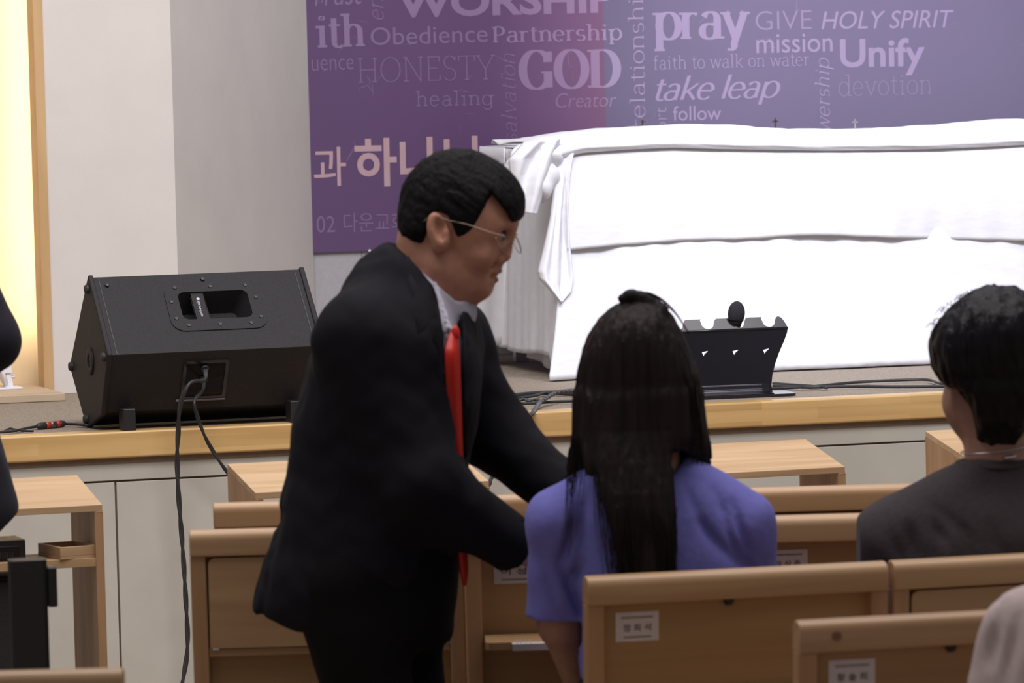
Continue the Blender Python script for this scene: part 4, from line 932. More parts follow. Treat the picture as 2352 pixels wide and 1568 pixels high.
MB().box((0.01, -0.003, 0.006), (0.172, 0.0, 0.032)).build('front_face', GLOSS, bx, bevel=0.001)
mb = MB()
for i in range(14): mb.box((0.09 + i * 0.005, -0.004, 0.008), (0.0925 + i * 0.005, -0.003, 0.020))
mb.build('grille', RUBBER, bx)
# black floor cabinet under that desk
q = M1 @ Vector((0.20, 0.03, 0.0))
fc = empty('floor_loudspeaker', q, DYAW); tag(fc, 'black loudspeaker with mesh front standing under the far left desk', 'speaker')
MB().box((0, 0, 0), (0.155, 0.19, 0.625)).build('cabinet', BLACKTEX, fc, bevel=0.006)
MB().box((0.006, -0.006, 0.02), (0.149, 0.0, 0.615)).build('mesh_front', mat('speaker_mesh', (0.02, 0.019, 0.02), 0.7, 0.6, 500, 0.8, 900), fc, bevel=0.003)
# dark upright stand with a clamp in front of it
q = PY(62, 1284, 8.6)
ps = empty('equipment_post', (q[0], q[1], 0), math.radians(8)); tag(ps, 'dark upright equipment post with a side clamp behind the lower left pew chair', 'post')
zt = q[2]
MB().prism(rrect(-0.033, -0.03, 0.033, 0.03, 0.012), (0, 0, zt - 0.02), lambda u, v: Vector((u, v, 0.02))).build('post', BLACK, ps, bevel=0.006)
MB().box((0.033, -0.02, zt - 0.083), (0.050, 0.02, zt - 0.014)).build('clamp', BLACK, ps, bevel=0.003)
MB().prism(rrect(-0.12, -0.12, 0.12, 0.12, 0.03), (0, 0, 0.02), lambda u, v: Vector((u, v, 0.0))).build('foot_plate', BLACK, ps, bevel=0.004)

# ================================================================ people: smooth distance fields turned into meshes
def smin(a, b, k):
    h = np.clip(0.5 + 0.5 * (b - a) / k, 0, 1); return b + (a - b) * h - k * h * (1 - h)
def smax(a, b, k): return -smin(-a, -b, k)
def cone(P, a, b, r1, r2, sq=None):
    """Round cone from a to b; sq = (axis, factor) flattens across a direction."""
    a = np.asarray(a, np.float32); b = np.asarray(b, np.float32); ba = b - a
    t = np.clip(((P - a) @ ba) / max(float(ba @ ba), 1e-9), 0, 1); d = P - a - t[:, None] * ba
    if sq is not None:
        ax = np.asarray(sq[0], np.float32); ax = ax / np.linalg.norm(ax); q = d @ ax; d = d + (q * (1 / sq[1] - 1))[:, None] * ax
    return np.sqrt((d * d).sum(1)) - (r1 + (r2 - r1) * t)
def chain(P, pts, rr, k=0.02):
    d = None
    for i in range(len(pts) - 1):
        q = cone(P, pts[i], pts[i + 1], rr[i], rr[i + 1]); d = q if d is None else smin(d, q, k)
    return d
def ell(P, c, r, R=None):
    q = P - np.asarray(c, np.float32)
    if R is not None: q = q @ np.asarray(R, np.float32)
    r = np.asarray(r, np.float32); k0 = np.sqrt(((q / r) ** 2).sum(1)); k1 = np.sqrt(((q / (r * r)) ** 2).sum(1)) + 1e-9
    return k0 * (k0 - 1) / k1
def loft(P, zs, xl, xr, yc, ry, n=2.4, capk=0.02):
    """Horizontal slices (z ascending): left and right limits, depth centre, half depth."""
    z = P[:, 2]; a = np.interp(z, zs, xl); b = np.interp(z, zs, xr); c = np.interp(z, zs, yc); h = np.interp(z, zs, ry)
    cx = (a + b) / 2; rx = np.maximum((b - a) / 2, 1e-3); h = np.maximum(h, 1e-3)
    u = np.abs((P[:, 0] - cx) / rx); v = np.abs((P[:, 1] - c) / h)
    k = (u ** n + v ** n + 1e-12) ** (1 / n)
    d = (k - 1) * np.minimum(rx, h)
    return smax(d, np.maximum(z - zs[-1], zs[0] - z), capk)
def poly2(px, pz, poly):
    """Signed distance to a closed 2-D outline."""
    poly = np.asarray(poly, np.float32); n = len(poly); d = np.full(px.shape, 1e9, np.float32); s = np.ones(px.shape, np.float32)
    for i in range(n):
        a = poly[i]; b = poly[i - 1]; e = b - a; wx = px - a[0]; wz = pz - a[1]
        t = np.clip((wx * e[0] + wz * e[1]) / max(float(e @ e), 1e-12), 0, 1)
        bx = wx - e[0] * t; bz = wz - e[1] * t; d = np.minimum(d, bx * bx + bz * bz)
        c1 = pz >= a[1]; c2 = pz < b[1]; c3 = e[0] * wz > e[1] * wx
        s = np.where((c1 & c2 & c3) | (~c1 & ~c2 & ~c3), -s, s)
    return s * np.sqrt(d)
def surface(name, fn, lo, hi, h, m, parent=None):
    lo = np.array(lo, np.float64); hi = np.array(hi, np.float64)
    n = np.ceil((hi - lo) / h).astype(int) + 1
    ax = [lo[i] + h * np.arange(n[i]) for i in range(3)]
    V = np.empty(tuple(n), np.float32)
    step = max(1, int(400000 / (n[1] * n[2])))
    Y, Z = np.meshgrid(ax[1], ax[2], indexing='ij')
    for i0 in range(0, n[0], step):
        i1 = min(n[0], i0 + step); k = i1 - i0
        P = np.empty((k, n[1], n[2], 3), np.float32); P[..., 0] = ax[0][i0:i1][:, None, None]; P[..., 1] = Y; P[..., 2] = Z
        V[i0:i1] = fn(P.reshape(-1, 3)).reshape(k, n[1], n[2])
    V[0] = V[-1] = 1; V[:, 0] = V[:, -1] = 1; V[:, :, 0] = V[:, :, -1] = 1
    s = V < 0
    c = np.zeros(tuple(n - 1), np.int8)
    for dx in (0, 1):
        for dy in (0, 1):
            for dz in (0, 1): c += s[dx:n[0] - 1 + dx, dy:n[1] - 1 + dy, dz:n[2] - 1 + dz]
    act = (c > 0) & (c < 8); idx = np.full(c.shape, -1, np.int64); ci = np.argwhere(act); idx[act] = np.arange(len(ci))
    acc = np.zeros((len(ci), 3)); cnt = np.zeros(len(ci))
    for a in range(3):
        o1, o2 = [q for q in range(3) if q != a]
        for d1_ in (0, 1):
            for d2_ in (0, 1):
                p = ci.copy(); p[:, o1] += d1_; p[:, o2] += d2_; q = p.copy(); q[:, a] += 1
                va = V[p[:, 0], p[:, 1], p[:, 2]]; vb = V[q[:, 0], q[:, 1], q[:, 2]]; x = (va < 0) != (vb < 0)
                t = np.where(x, va / np.where(va - vb == 0, 1, va - vb), 0); pt = p.astype(float); pt[:, a] += t
                acc[x] += pt[x]; cnt[x] += 1
    verts = lo + (acc / np.maximum(cnt, 1)[:, None]) * h
    faces = []
    for a in range(3):
        o1, o2 = (a + 1) % 3, (a + 2) % 3
        sl0 = [slice(1, None)] * 3; sl0[a] = slice(0, -1); sl1 = [slice(1, None)] * 3; sl1[a] = slice(1, None)
        s0 = s[tuple(sl0)]; s1 = s[tuple(sl1)]
        for flip, msk in ((0, s0 & ~s1), (1, ~s0 & s1)):
            e = np.argwhere(msk)
            if not len(e): continue
            e = e + 1; e[:, a] -= 1
            lim = (e[:, o1] < n[o1] - 1) & (e[:, o2] < n[o2] - 1); e = e[lim]
            qs = []
            for (u, v) in ((-1, -1), (0, -1), (0, 0), (-1, 0)):
                p = e.copy(); p[:, o1] += u; p[:, o2] += v; qs.append(idx[p[:, 0], p[:, 1], p[:, 2]])
            q = np.stack(qs, 1); q = q[(q >= 0).all(1)]
            faces.append(q if not flip else q[:, ::-1])
    fc = np.concatenate(faces)
    if parent is not None:
        inv = np.array(WM[parent.name].inverted()); verts = verts @ inv[:3, :3].T + inv[:3, 3]
    me = bpy.data.meshes.new(name); me.vertices.add(len(verts)); me.vertices.foreach_set('co', verts.astype(np.float32).ravel())
    me.loops.add(fc.size); me.loops.foreach_set('vertex_index', fc.ravel().astype(np.int32))
    me.polygons.add(len(fc)); me.polygons.foreach_set('loop_start', (np.arange(len(fc)) * 4).astype(np.int32)); me.polygons.foreach_set('loop_total', np.full(len(fc), 4, np.int32))
    me.update(calc_edges=True); me.validate(); me.polygons.foreach_set('use_smooth', [True] * len(me.polygons))
    me.materials.append(m)
    o = bpy.data.objects.new(name, me); COL.objects.link(o)
    WM[o.name] = WM[parent.name].copy() if parent is not None else Matrix.Identity(4)
    if parent is not None: o.parent = parent
    return o
_T = np.random.default_rng(11).random((32, 32, 32)).astype(np.float32)
def vnoise(P, f, seed=0.0):
    """Smooth value noise, -0.5..0.5; f = cells per metre on each axis."""
    q = P * np.asarray(f, np.float32) + np.float32(17.3 + seed); i = np.floor(q).astype(np.int32); t = q - i; t = t * t * (3 - 2 * t)
    i0 = i & 31; i1 = (i + 1) & 31; x0, y0, z0 = i0.T; x1, y1, z1 = i1.T; a, b, c = t.T
    l = lambda u, v, w: u + (v - u) * w
    return l(l(l(_T[x0, y0, z0], _T[x1, y0, z0], a), l(_T[x0, y1, z0], _T[x1, y1, z0], a), b), l(l(_T[x0, y0, z1], _T[x1, y0, z1], a), l(_T[x0, y1, z1], _T[x1, y1, z1], a), b), c) - 0.5
def wob(P, f, ph=0.0):
    x, y, z = P[:, 0] * f, P[:, 1] * f, P[:, 2] * f
    return np.sin(x + 1.7 * np.sin(y * 0.8 + ph) + 0.6 * z) * np.sin(y * 1.1 + 1.3 * np.sin(z * 0.9 + ph)) + 0.5 * np.sin(1.9 * z + 1.5 * np.sin(1.3 * x + ph))
def skin_mat(name, col):
    m = mat(name, col, 0.5, 0.10, 55, 0.10, 260); b = m.node_tree.nodes['Principled BSDF']
    b.inputs['Subsurface Weight'].default_value = 0.12; b.inputs['Subsurface Radius'].default_value = (0.012, 0.005, 0.003); b.inputs['Subsurface Scale'].default_value = 0.5; return m
def hair_mat(name, col, stretch, scale, rough=0.42):
    m = mat(name, col, rough, 0.45, scale, 0.7, scale * 1.3, 0.18, stretch=stretch); return m
SKIN = skin_mat('warm_skin', (0.54, 0.255, 0.17)); SKIN2 = skin_mat('tan_skin', (0.40, 0.215, 0.15))
SUIT = mat('black_navy_wool', (0.0082, 0.0078, 0.0122), 0.85, 0.15, 250, 0.15, 500, 0.2)
SUITT = mat('black_trouser_wool', (0.0045, 0.0042, 0.005), 0.9, 0.15, 250, 0.15, 500, 0.2)
HAIRB = hair_mat('short_black_hair', (0.0060, 0.0052, 0.0066), (1, 1, 0.35), 130, 0.7)
SHIRTW = mat('pale_shirt', (0.52, 0.50, 0.60), 0.8, 0.03, 60, 0.1, 300)

def hand(P, wrist, dirv, side, palm_n, sc=1.0, curl=0.5):
    """Palm, four unequal curled fingers and a thumb from its side."""
    d = np.asarray(dirv, float); d /= np.linalg.norm(d); s = np.asarray(side, float); s -= d * (s @ d); s /= np.linalg.norm(s); nrm = np.cross(d, s)
    if nrm @ np.asarray(palm_n) < 0: nrm = -nrm
    w_ = np.asarray(wrist, float)
    D = cone(P, w_, w_ + d * 0.085 * sc, 0.026 * sc, 0.036 * sc, (nrm, 0.52))
    for i, (off, L1) in enumerate(((0.030, 0.072), (0.011, 0.082), (-0.009, 0.077), (-0.028, 0.060))):
        k0 = w_ + d * 0.088 * sc + s * off * sc; a1 = curl * 0.6; a2 = curl * 1.5; a3 = curl * 2.3
        k1 = k0 + (d * math.cos(a1) + nrm * math.sin(a1)) * L1 * 0.46 * sc; k2 = k1 + (d * math.cos(a2) + nrm * math.sin(a2)) * L1 * 0.32 * sc; k3 = k2 + (d * math.cos(a3) + nrm * math.sin(a3)) * L1 * 0.24 * sc
        D = smin(D, chain(P, [k0, k1, k2, k3], [0.0092 * sc, 0.0085 * sc, 0.0078 * sc, 0.007 * sc], 0.003), 0.004)
    t0_ = w_ + d * 0.022 * sc + s * 0.024 * sc; t1_ = t0_ + (d * 0.6 + s * 0.75 + nrm * 0.25) * 0.042 * sc; t2_ = t1_ + (d * 0.9 + s * 0.25 + nrm * 0.4) * 0.033 * sc
    return smin(D, chain(P, [t0_, t1_, t2_], [0.013 * sc, 0.0105 * sc, 0.0085 * sc], 0.004), 0.008)

# ---------------------------------------------------------------- the stooping man
YM = 8.70; SM_ = YM / F
def M(px, py, dy=0.0):
    p_ = PY(px, py, YM); return np.array([p_[0], YM + dy, p_[2]])
HC = M(1060, 520)                               # head centre, for the slight turn towards the camera
HY = math.radians(-9)
HR = np.array([[math.cos(HY), -math.sin(HY), 0], [math.sin(HY), math.cos(HY), 0], [0, 0, 1]])
def unturn(P): return (P - HC.astype(np.float32)) @ HR.astype(np.float32) + HC.astype(np.float32)   # world -> profile frame
px_ = SM_                                        # metres per pixel at the man
def E(px, py, dy, rx, rz, ry, P, tilt=0.0):
    R_ = None
    if tilt:
        a = math.radians(tilt); R_ = np.array([[math.cos(a), 0, math.sin(a)], [0, 1, 0], [-math.sin(a), 0, math.cos(a)]])
    return ell(P, M(px, py, dy), (rx * px_, ry, rz * px_), R_)
def man_head(Pw):
    P = unturn(Pw)
    d = E(1050, 478, 0, 126, 122, 0.074, P)
    d = smin(d, E(1105, 508, 0, 83, 88, 0.066, P), 0.03)
    d = smin(d, E(1086, 575, 0, 58, 86, 0.061, P, 20), 0.03)
    d = smin(d, cone(P, M(1094, 632, -0.010), M(1094, 632, 0.010), 38 * px_, 38 * px_), 0.025)
    for s in (-1, 1):
        d = smin(d, cone(P, M(1022, 610, s * 0.050), M(1088, 655, s * 0.026), 0.021, 0.021), 0.03)      # jaw
        d = smin(d, E(1117, 588, s * 0.044, 24, 24, 0.020, P), 0.02)                                  # cheekbone
        d = smin(d, cone(P, M(1172, 507, s * 0.006), M(1150, 513, s * 0.045), 0.0105, 0.0085), 0.012)    # brow
        d = smax(d, -E(1170, 541, s * 0.034, 17, 15, 0.017, P), 0.012)                                # eye hollow
        d = smin(d, E(1148, 541, s * 0.031, 17, 12, 0.0145, P), 0.006)                                # lid
        d = smin(d, E(1150, 596, s * 0.0135, 12, 10, 0.0095, P), 0.005)                                 # nostril
    d = smin(d, cone(P, M(1168, 524), M(1160, 578), 0.0085, 0.0115), 0.010)
    d = smin(d, E(1159, 589, 0, 14.5, 12, 0.0125, P), 0.008)                                          # nose tip
    for s in (-1, 1):
        d = smax(d, -cone(P, M(1140, 578, s * 0.0235), M(1134, 606, s * 0.0235), 0.0030, 0.0040), 0.006)
        d = smax(d, -cone(P, M(1132, 606, s * 0.027), M(1110, 632, s * 0.035), 0.0028, 0.0022), 0.007)
    d = smin(d, cone(P, M(1141, 612, -0.004), M(1141, 612, 0.004), 0.0085, 0.0085), 0.012)
    d = smin(d, cone(P, M(1139, 623, -0.014), M(1139, 623, 0.014), 0.0078, 0.0078), 0.006)              # upper lip
    d = smin(d, cone(P, M(1130, 642, -0.013), M(1130, 642, 0.013), 0.0078, 0.0078), 0.006)              # lower lip
    d = smax(d, -cone(P, M(1148, 632.5, -0.022), M(1148, 632.5, 0.022), 0.0032, 0.0032), 0.004)          # mouth line
    for s in (-1, 1): d = smax(d, -cone(P, M(1142, 633, s * 0.016), M(1114, 637, s * 0.030), 0.0032, 0.0022), 0.005)
    d = smin(d, cone(P, M(1105, 664, -0.012), M(1105, 664, 0.012), 0.0165, 0.0165), 0.014)              # chin
    d = smin(d, cone(P, M(985, 570), M(965, 720), 0.058, 0.062), 0.035)                                 # neck
    d = smin(d, cone(P, M(1010, 620, -0.012), M(1030, 715, -0.006), 0.040, 0.042), 0.035)
    for s in (-1, 1):                                                                                    # ears
        e = E(1023, 529, s * 0.078, 25, 47, 0.012, P, -12)
        e = smax(e, -E(1030, 522, s * 0.090, 14, 30, 0.015, P, -12), 0.005)
        e = smin(e, cone(P, M(1040, 530, s * 0.078), M(1042, 552, s * 0.075), 0.0055, 0.0055), 0.006)
        e = smin(e, E(1020, 564, s * 0.075, 13, 15, 0.008, P), 0.008)
        d = smin(d, e, 0.006)
    return d
# torso slices of the jacket: pixel rows -> back edge, front edge, half depth
TJ = [(1440, 590, 1010, 0.150), (1400, 575, 1012, 0.160), (1310, 598, 1032, 0.172), (1180, 640, 1058, 0.168), (1100, 655, 1072, 0.165), (970, 673, 1100, 0.172), (850, 700, 1108, 0.190), (790, 722, 1096, 0.197), (740, 752, 1078, 0.190), (690, 800, 1062, 0.158), (650, 842, 1042, 0.115), (610, 880, 1000, 0.080), (578, 905, 965, 0.066)]
def rows(T, fn):
    T = sorted(T, key=lambda t: -t[0]); z = [fn((t[1] + t[2]) / 2, t[0])[2] for t in T]
    cols = [[fn(t[1], t[0])[0] for t in T], [fn(t[2], t[0])[0] for t in T], [t[3] for t in T]]
    zz = np.linspace(z[0], z[-1], 140); ker = np.hanning(17)[1:-1]; ker /= ker.sum(); out = []
    for c in cols:
        y = np.interp(zz, z, c); p = np.concatenate([2 * y[0] - y[7:0:-1], y, 2 * y[-1] - y[-2:-9:-1]]); out.append(np.convolve(p, ker, 'valid'))
    return zz, out[0], out[1], np.maximum(out[2], 0.004)
jz, jl, jr, jd = rows(TJ, M)
def chest(px, py):
    """Depth of the near chest surface at a pixel."""
    z = M(px, py)[2]; x = M(px, py)[0]; l_, r_, h_ = np.interp(z, jz, jl), np.interp(z, jz, jr), np.interp(z, jz, jd)
    u = min(0.995, abs(x - (l_ + r_) / 2) / ((r_ - l_) / 2)); return -h_ * (1 - u ** 2.3) ** (1 / 2.3)
SHn, ELn, WRn = M(835, 765, -0.132), M(970, 1085, -0.170), M(1186, 1248, -0.055)
SHf, ELf, WRf = M(1030, 800, 0.160), M(1130, 1010, 0.175), M(1300, 1150, 0.085)
def man_arm(P, a, b, c, g=0.0):
    d = smin(cone(P, a, b, 0.066 + g, 0.062 + g), cone(P, b, c, 0.062 + g, 0.050 + g), 0.03)
    return d
def man_jacket(P):
    yc = [YM] * len(jz)
    d = loft(P, jz, jl, jr, yc, jd, 2.3, 0.015)
    P2 = [(950, 600), (985, 648), (1010, 710), (1021, 770), (1023, 850), (1027, 920), (1034, 1000), (1042, 1080), (1050, 1200), (1050, 1400), (1068, 1400), (1068, 1200), (1066, 1060), (1065, 900), (1065, 800), (1066, 735), (1062, 680), (1000, 640)]
    v2 = poly2(P[:, 0], P[:, 2], [M(a, b_)[[0, 2]] for a, b_ in P2])
    d = smax(d, -np.maximum(v2, P[:, 1] - YM + 0.02), 0.003)
    near = man_arm(P, SHn, ELn, WRn)
    far = man_arm(P, SHf, ELf, WRf)
    d = smin(d, cone(P, M(905, 690, 0.0), SHn, 0.085, 0.066), 0.05)
    d = smin(d, cone(P, M(930, 705, 0.0), SHf, 0.09, 0.075), 0.06)
    t = (P - ELn.astype(np.float32)) @ ((WRn - ELn) / np.linalg.norm(WRn - ELn)).astype(np.float32)
    near = near + 0.0035 * np.sin(t * 58 + 2 * np.sin(P[:, 1] * 30)) * np.exp(-((t - 0.02) / 0.09) ** 2)
    d = smin(d, near, 0.06); d = smin(d, far, 0.03)
    # flat cuffs
    for a, c in ((ELn, WRn), (ELf, WRf)):
        ax_ = (c - a) / np.linalg.norm(c - a); d = smax(d, -(smax(cone(P, c + ax_ * 0.004, c + ax_ * 0.2, 0.09, 0.09), (c.astype(np.float32) @ ax_.astype(np.float32)) - P @ ax_.astype(np.float32) + 0.0, 0.004)), 0.004)
        d = smax(d, -cone(P, c - ax_ * 0.02, c + ax_ * 0.08, 0.040, 0.040), 0.004)
    # neck opening and V of the front
    Q = P
    V_ = [M(905, 560)[[0, 2]], M(1080, 560)[[0, 2]], M(1075, 700)[[0, 2]], M(1040, 745)[[0, 2]], M(1000, 665)[[0, 2]], M(950, 600)[[0, 2]], M(925, 572)[[0, 2]]]
    v = poly2(P[:, 0], P[:, 2], V_)
    d = smax(d, -smax(v, np.abs(P[:, 1] - YM) - 0.10, 0.02), 0.012)
    # slanting hem: back lower left, rising to the front of the seat
    h0, h1 = M(577, 1396), M(690, 1436)
    hz1 = M(1010, 1405)
    hem = np.interp(P[:, 0], [h0[0], h1[0], hz1[0]], [h0[2], h1[2], hz1[2]]); d = smax(d, hem - P[:, 2], 0.006)
    # back vent
    vx = np.interp(P[:, 2], [M(606, 1400)[2], M(652, 1155)[2]], [M(606, 1400)[0], M(652, 1155)[0]])
    d = d + 0.006 * np.exp(-((P[:, 0] - vx) / 0.006) ** 2) * (P[:, 2] < M(650, 1160)[2])
    d = d + 0.0022 * wob(P, 24, 0.4) + 0.0012 * wob(P, 57, 1.4)
    return d
zf = 0.0
def man_legs(P):
    d = None
    for s, hx, kx, fx in ((-1, 800, 840, 800), (1, 880, 900, 960)):
        hp = M(hx, 1330, s * 0.085); kn = np.array([M(kx, 1500)[0] + 0.02, YM + s * 0.095, 0.50]); an = np.array([M(fx, 1500)[0], YM + s * 0.10, 0.085])
        q = smin(cone(P, hp, kn, 0.098, 0.072), cone(P, kn, an, 0.070, 0.058), 0.03)
        d = q if d is None else smin(d, q, 0.03)
    pel = loft(P, [M(800, 1480)[2], M(800, 1420)[2], M(800, 1250)[2], M(800, 1150)[2]], [M(700, 0)[0] + 0.0, M(668, 0)[0], M(672, 0)[0], M(690, 0)[0]], [M(1005, 0)[0], M(1004, 0)[0], M(1030, 0)[0], M(1030, 0)[0]], [YM] * 4, [0.14, 0.155, 0.15, 0.14], 2.3)
    return smin(d, pel, 0.04) + 0.002 * wob(P, 18, 2.0)
print('man', M(700, 1400), M(1172, 590))
def man_body(P):
    d = man_head(P)
    d = smin(d, smax(loft(P, jz, [a + 0.03 for a in jl], [b_ - 0.035 for b_ in jr], [YM] * len(jz), [h - 0.03 for h in jd], 2.3, 0.02), P[:, 2] - M(940, 640)[2], 0.02), 0.02)
    for a, b_, c in ((SHn, ELn, WRn), (SHf, ELf, WRf)):
        d = smin(d, chain(P, [a, b_, c], [0.05, 0.040, 0.028], 0.02), 0.02)
    axn = (WRn - ELn) / np.linalg.norm(WRn - ELn); axf = (WRf - ELf) / np.linalg.norm(WRf - ELf)
    d = smin(d, hand(P, WRn + axn * 0.005, axn + np.array([0.1, 0.35, 0.1]), (0, 0.5, 0.8), (0.3, 0.6, -0.5), 1.0, 0.35), 0.012)
    d = smin(d, hand(P, WRf + axf * 0.005, axf + np.array([0.1, -0.05, 0.1]), (0, -0.5, 0.8), (0.3, -0.6, -0.5), 1.0, 0.35), 0.012)
    return d
FB = M(880, 1500); man = surface('person', man_body, M(640, 1500)[:1].tolist() + [YM - 0.30, M(800, 1420)[2]], [M(1420, 400)[0], YM + 0.34, M(1000, 325)[2]], 0.0042, SKIN)
tag(man, 'stooping person in a black suit, red tie and round glasses reaching across behind a girl', 'person')
surface('jacket', man_jacket, [M(560, 1400)[0], YM - 0.30, M(800, 1470)[2]], [M(1330, 1100)[0], YM + 0.30, M(940, 545)[2]], 0.0062, SUIT, man)
surface('trousers', man_legs, [M(640, 1400)[0] - 0.03, YM - 0.22, 0.06], [M(1040, 1200)[0] + 0.05, YM + 0.22, M(800, 1120)[2]], 0.010, SUITT, man)
# shoes
for s, fx in ((-1, 800), (1, 960)):
    x = M(fx, 1500)[0]
    surface('shoe', lambda P, x=x, s=s: smax(smin(ell(P, (x + 0.02, YM + s * 0.10, 0.05), (0.08, 0.042, 0.055)), ell(P, (x + 0.12, YM + s * 0.10, 0.034), (0.095, 0.046, 0.036)), 0.04), 0.002 - P[:, 2], 0.004), [x - 0.09, YM + s * 0.10 - 0.07, -0.01], [x + 0.24, YM + s * 0.10 + 0.07, 0.13], 0.008, GLOSS, man)
# shirt front and collar
def man_shirt(P):
    core = loft(P, jz, [a + 0.015 for a in jl], [b_ - 0.018 for b_ in jr], [YM] * len(jz), [h - 0.016 for h in jd], 2.3, 0.01)
    reg = poly2(P[:, 0], P[:, 2], [M(930, 590)[[0, 2]], M(1010, 640)[[0, 2]], M(1075, 690)[[0, 2]], M(1062, 1050)[[0, 2]], M(1000, 1380)[[0, 2]], M(940, 1380)[[0, 2]], M(960, 800)[[0, 2]]])
    d = smax(core, reg, 0.01)
    # stand-up collar round the neck
    nk = smin(cone(P, M(985, 570), M(965, 720), 0.066, 0.070), cone(P, M(1010, 620, -0.012), M(1030, 715, -0.006), 0.047, 0.050), 0.035)
    cl_top = np.interp(P[:, 0], [M(925, 575)[0], M(985, 635)[0], M(1052, 700)[0]], [M(925, 575)[2], M(985, 632)[2], M(1052, 688)[2]])
    cl_bot = np.interp(P[:, 0], [M(925, 600)[0], M(990, 680)[0], M(1030, 768)[0]], [M(925, 610)[2], M(990, 690)[2], M(1030, 765)[2]])
    col = smax(smax(nk, -(nk + 0.006), 0.002), np.maximum(P[:, 2] - cl_top, cl_bot - P[:, 2]), 0.003)
    wing = cone(P, M(992, 660, -0.078), M(1032, 748, chest(1035, 748) + 0.008), 0.016, 0.010, ((0.3, 1, 0), 0.25))
    d = smin(d, col, 0.004); d = smin(d, wing, 0.004)
    wing2 = cone(P, M(1050, 690, 0.0), M(1056, 745, 0.01), 0.016, 0.012, ((1, 0.3, 0), 0.3))
    return smin(d, wing2, 0.004)
surface('shirt', man_shirt, [M(900, 1400)[0], YM - 0.22, M(900, 1400)[2]], [M(1120, 700)[0], YM + 0.22, M(940, 570)[2]], 0.0045, SHIRTW, man)
def cuff(P):
    d = None
    for a, c in ((ELn, WRn), (ELf, WRf)):
        ax_ = (c - a) / np.linalg.norm(c - a); q = smax(cone(P, c - ax_ * 0.03, c + ax_ * 0.012, 0.036, 0.036), -cone(P, c - ax_ * 0.06, c + ax_ * 0.06, 0.030, 0.030), 0.002)
        d = q if d is None else np.minimum(d, q)
    return d
for (a, c) in ((ELn, WRn), (ELf, WRf)):
    ax_ = (c - a) / np.linalg.norm(c - a)
    surface('shirt_cuff', lambda P, c=c, ax_=ax_: smax(smax(cone(P, c - ax_ * 0.03, c + ax_ * 0.03, 0.036, 0.036), -cone(P, c - ax_ * 0.08, c + ax_ * 0.08, 0.030, 0.030), 0.002), np.abs((P - c.astype(np.float32)) @ ax_.astype(np.float32)) - 0.014, 0.002), c - 0.075, c + 0.075, 0.004, SHIRTW, man)
# tie: knot and a long blade hanging forward
tie_pts = [(1044, 752, 8), (1041, 775, 13), (1040, 800, 16), (1042, 850, 16), (1045, 920, 15), (1049, 1000, 13), (1054, 1070, 11)]
tie_pts = [(a, b_, chest(a, b_) - 0.004 + 0.006 * (b_ < 780), w_) for a, b_, w_ in tie_pts]
c9 = tie_pts[-1][2]
tie_pts += [(1058, 1130, max(c9, -0.07), 10), (1062, 1240, -0.055, 9), (1066, 1300, -0.05, 8), (1068, 1338, -0.05, 2)]
tp = smooth_path([np.array([*M(a, b_, c), d_]) for a, b_, c, d_ in tie_pts], 6)
wdir = np.array([0.75, 0.60, 0.0]); wdir /= np.linalg.norm(wdir); ndir = np.array([wdir[1], -wdir[0], 0.0])
V = []
for q in tp:
    wv = q[3] * px_ / 0.78
    for s in (-1, 1): V.append(q[:3] + wdir * wv * s)
mb = MB().add(V, [(2 * i, 2 * i + 1, 2 * i + 3, 2 * i + 2) for i in range(len(tp) - 1)])
RED = mat('red_silk', (0.62, 0.018, 0.008), 0.42, 0.06, 120, 0.1, 300)
o = mb.build('tie', RED, man, True, world=True); solid(o, 0.005)
kn = surface('tie_knot', lambda P: ell(P, M(1045, 757, chest(1045, 757) + 0.004), (0.0105, 0.009, 0.016)), M(1045, 757, chest(1045, 757) + 0.004) - 0.03, M(1045, 757, chest(1045, 757) + 0.004) + 0.03, 0.003, RED, o)
# lapel edges: near and far
def ribbon(name, pts, m, parent, th=0.003):
    V = []
    for (a, b_) in pts: V += [np.array(a), np.array(b_)]
    mb = MB().add(V, [(2 * i, 2 * i + 1, 2 * i + 3, 2 * i + 2) for i in range(len(pts) - 1)]); o = mb.build(name, m, parent, True, world=True); solid(o, th); return o
def CL(px, py, o=0.004): return M(px, py, chest(px, py) - o)
ribbon('lapel', [(M(940, 584, -0.080), M(925, 600, -0.088)), (CL(978, 642), CL(950, 672)), (CL(1004, 705), CL(962, 748)), (CL(1016, 760), CL(975, 782)), (CL(1019, 800), CL(1000, 800)), (CL(1021, 850), CL(992, 858)), (CL(1025, 930), CL(1006, 940)), (CL(1032, 1005), CL(1028, 1008))], SUIT, man)
ribbon('lapel', [(CL(1064, 712), CL(1066, 711)), (CL(1066, 748), CL(1076, 744)), (CL(1063, 800), CL(1092, 800)), (CL(1065, 850), CL(1103, 850)), (CL(1066, 930), CL(1098, 930)), (CL(1067, 1030), CL(1078, 1030))], SUIT, man)
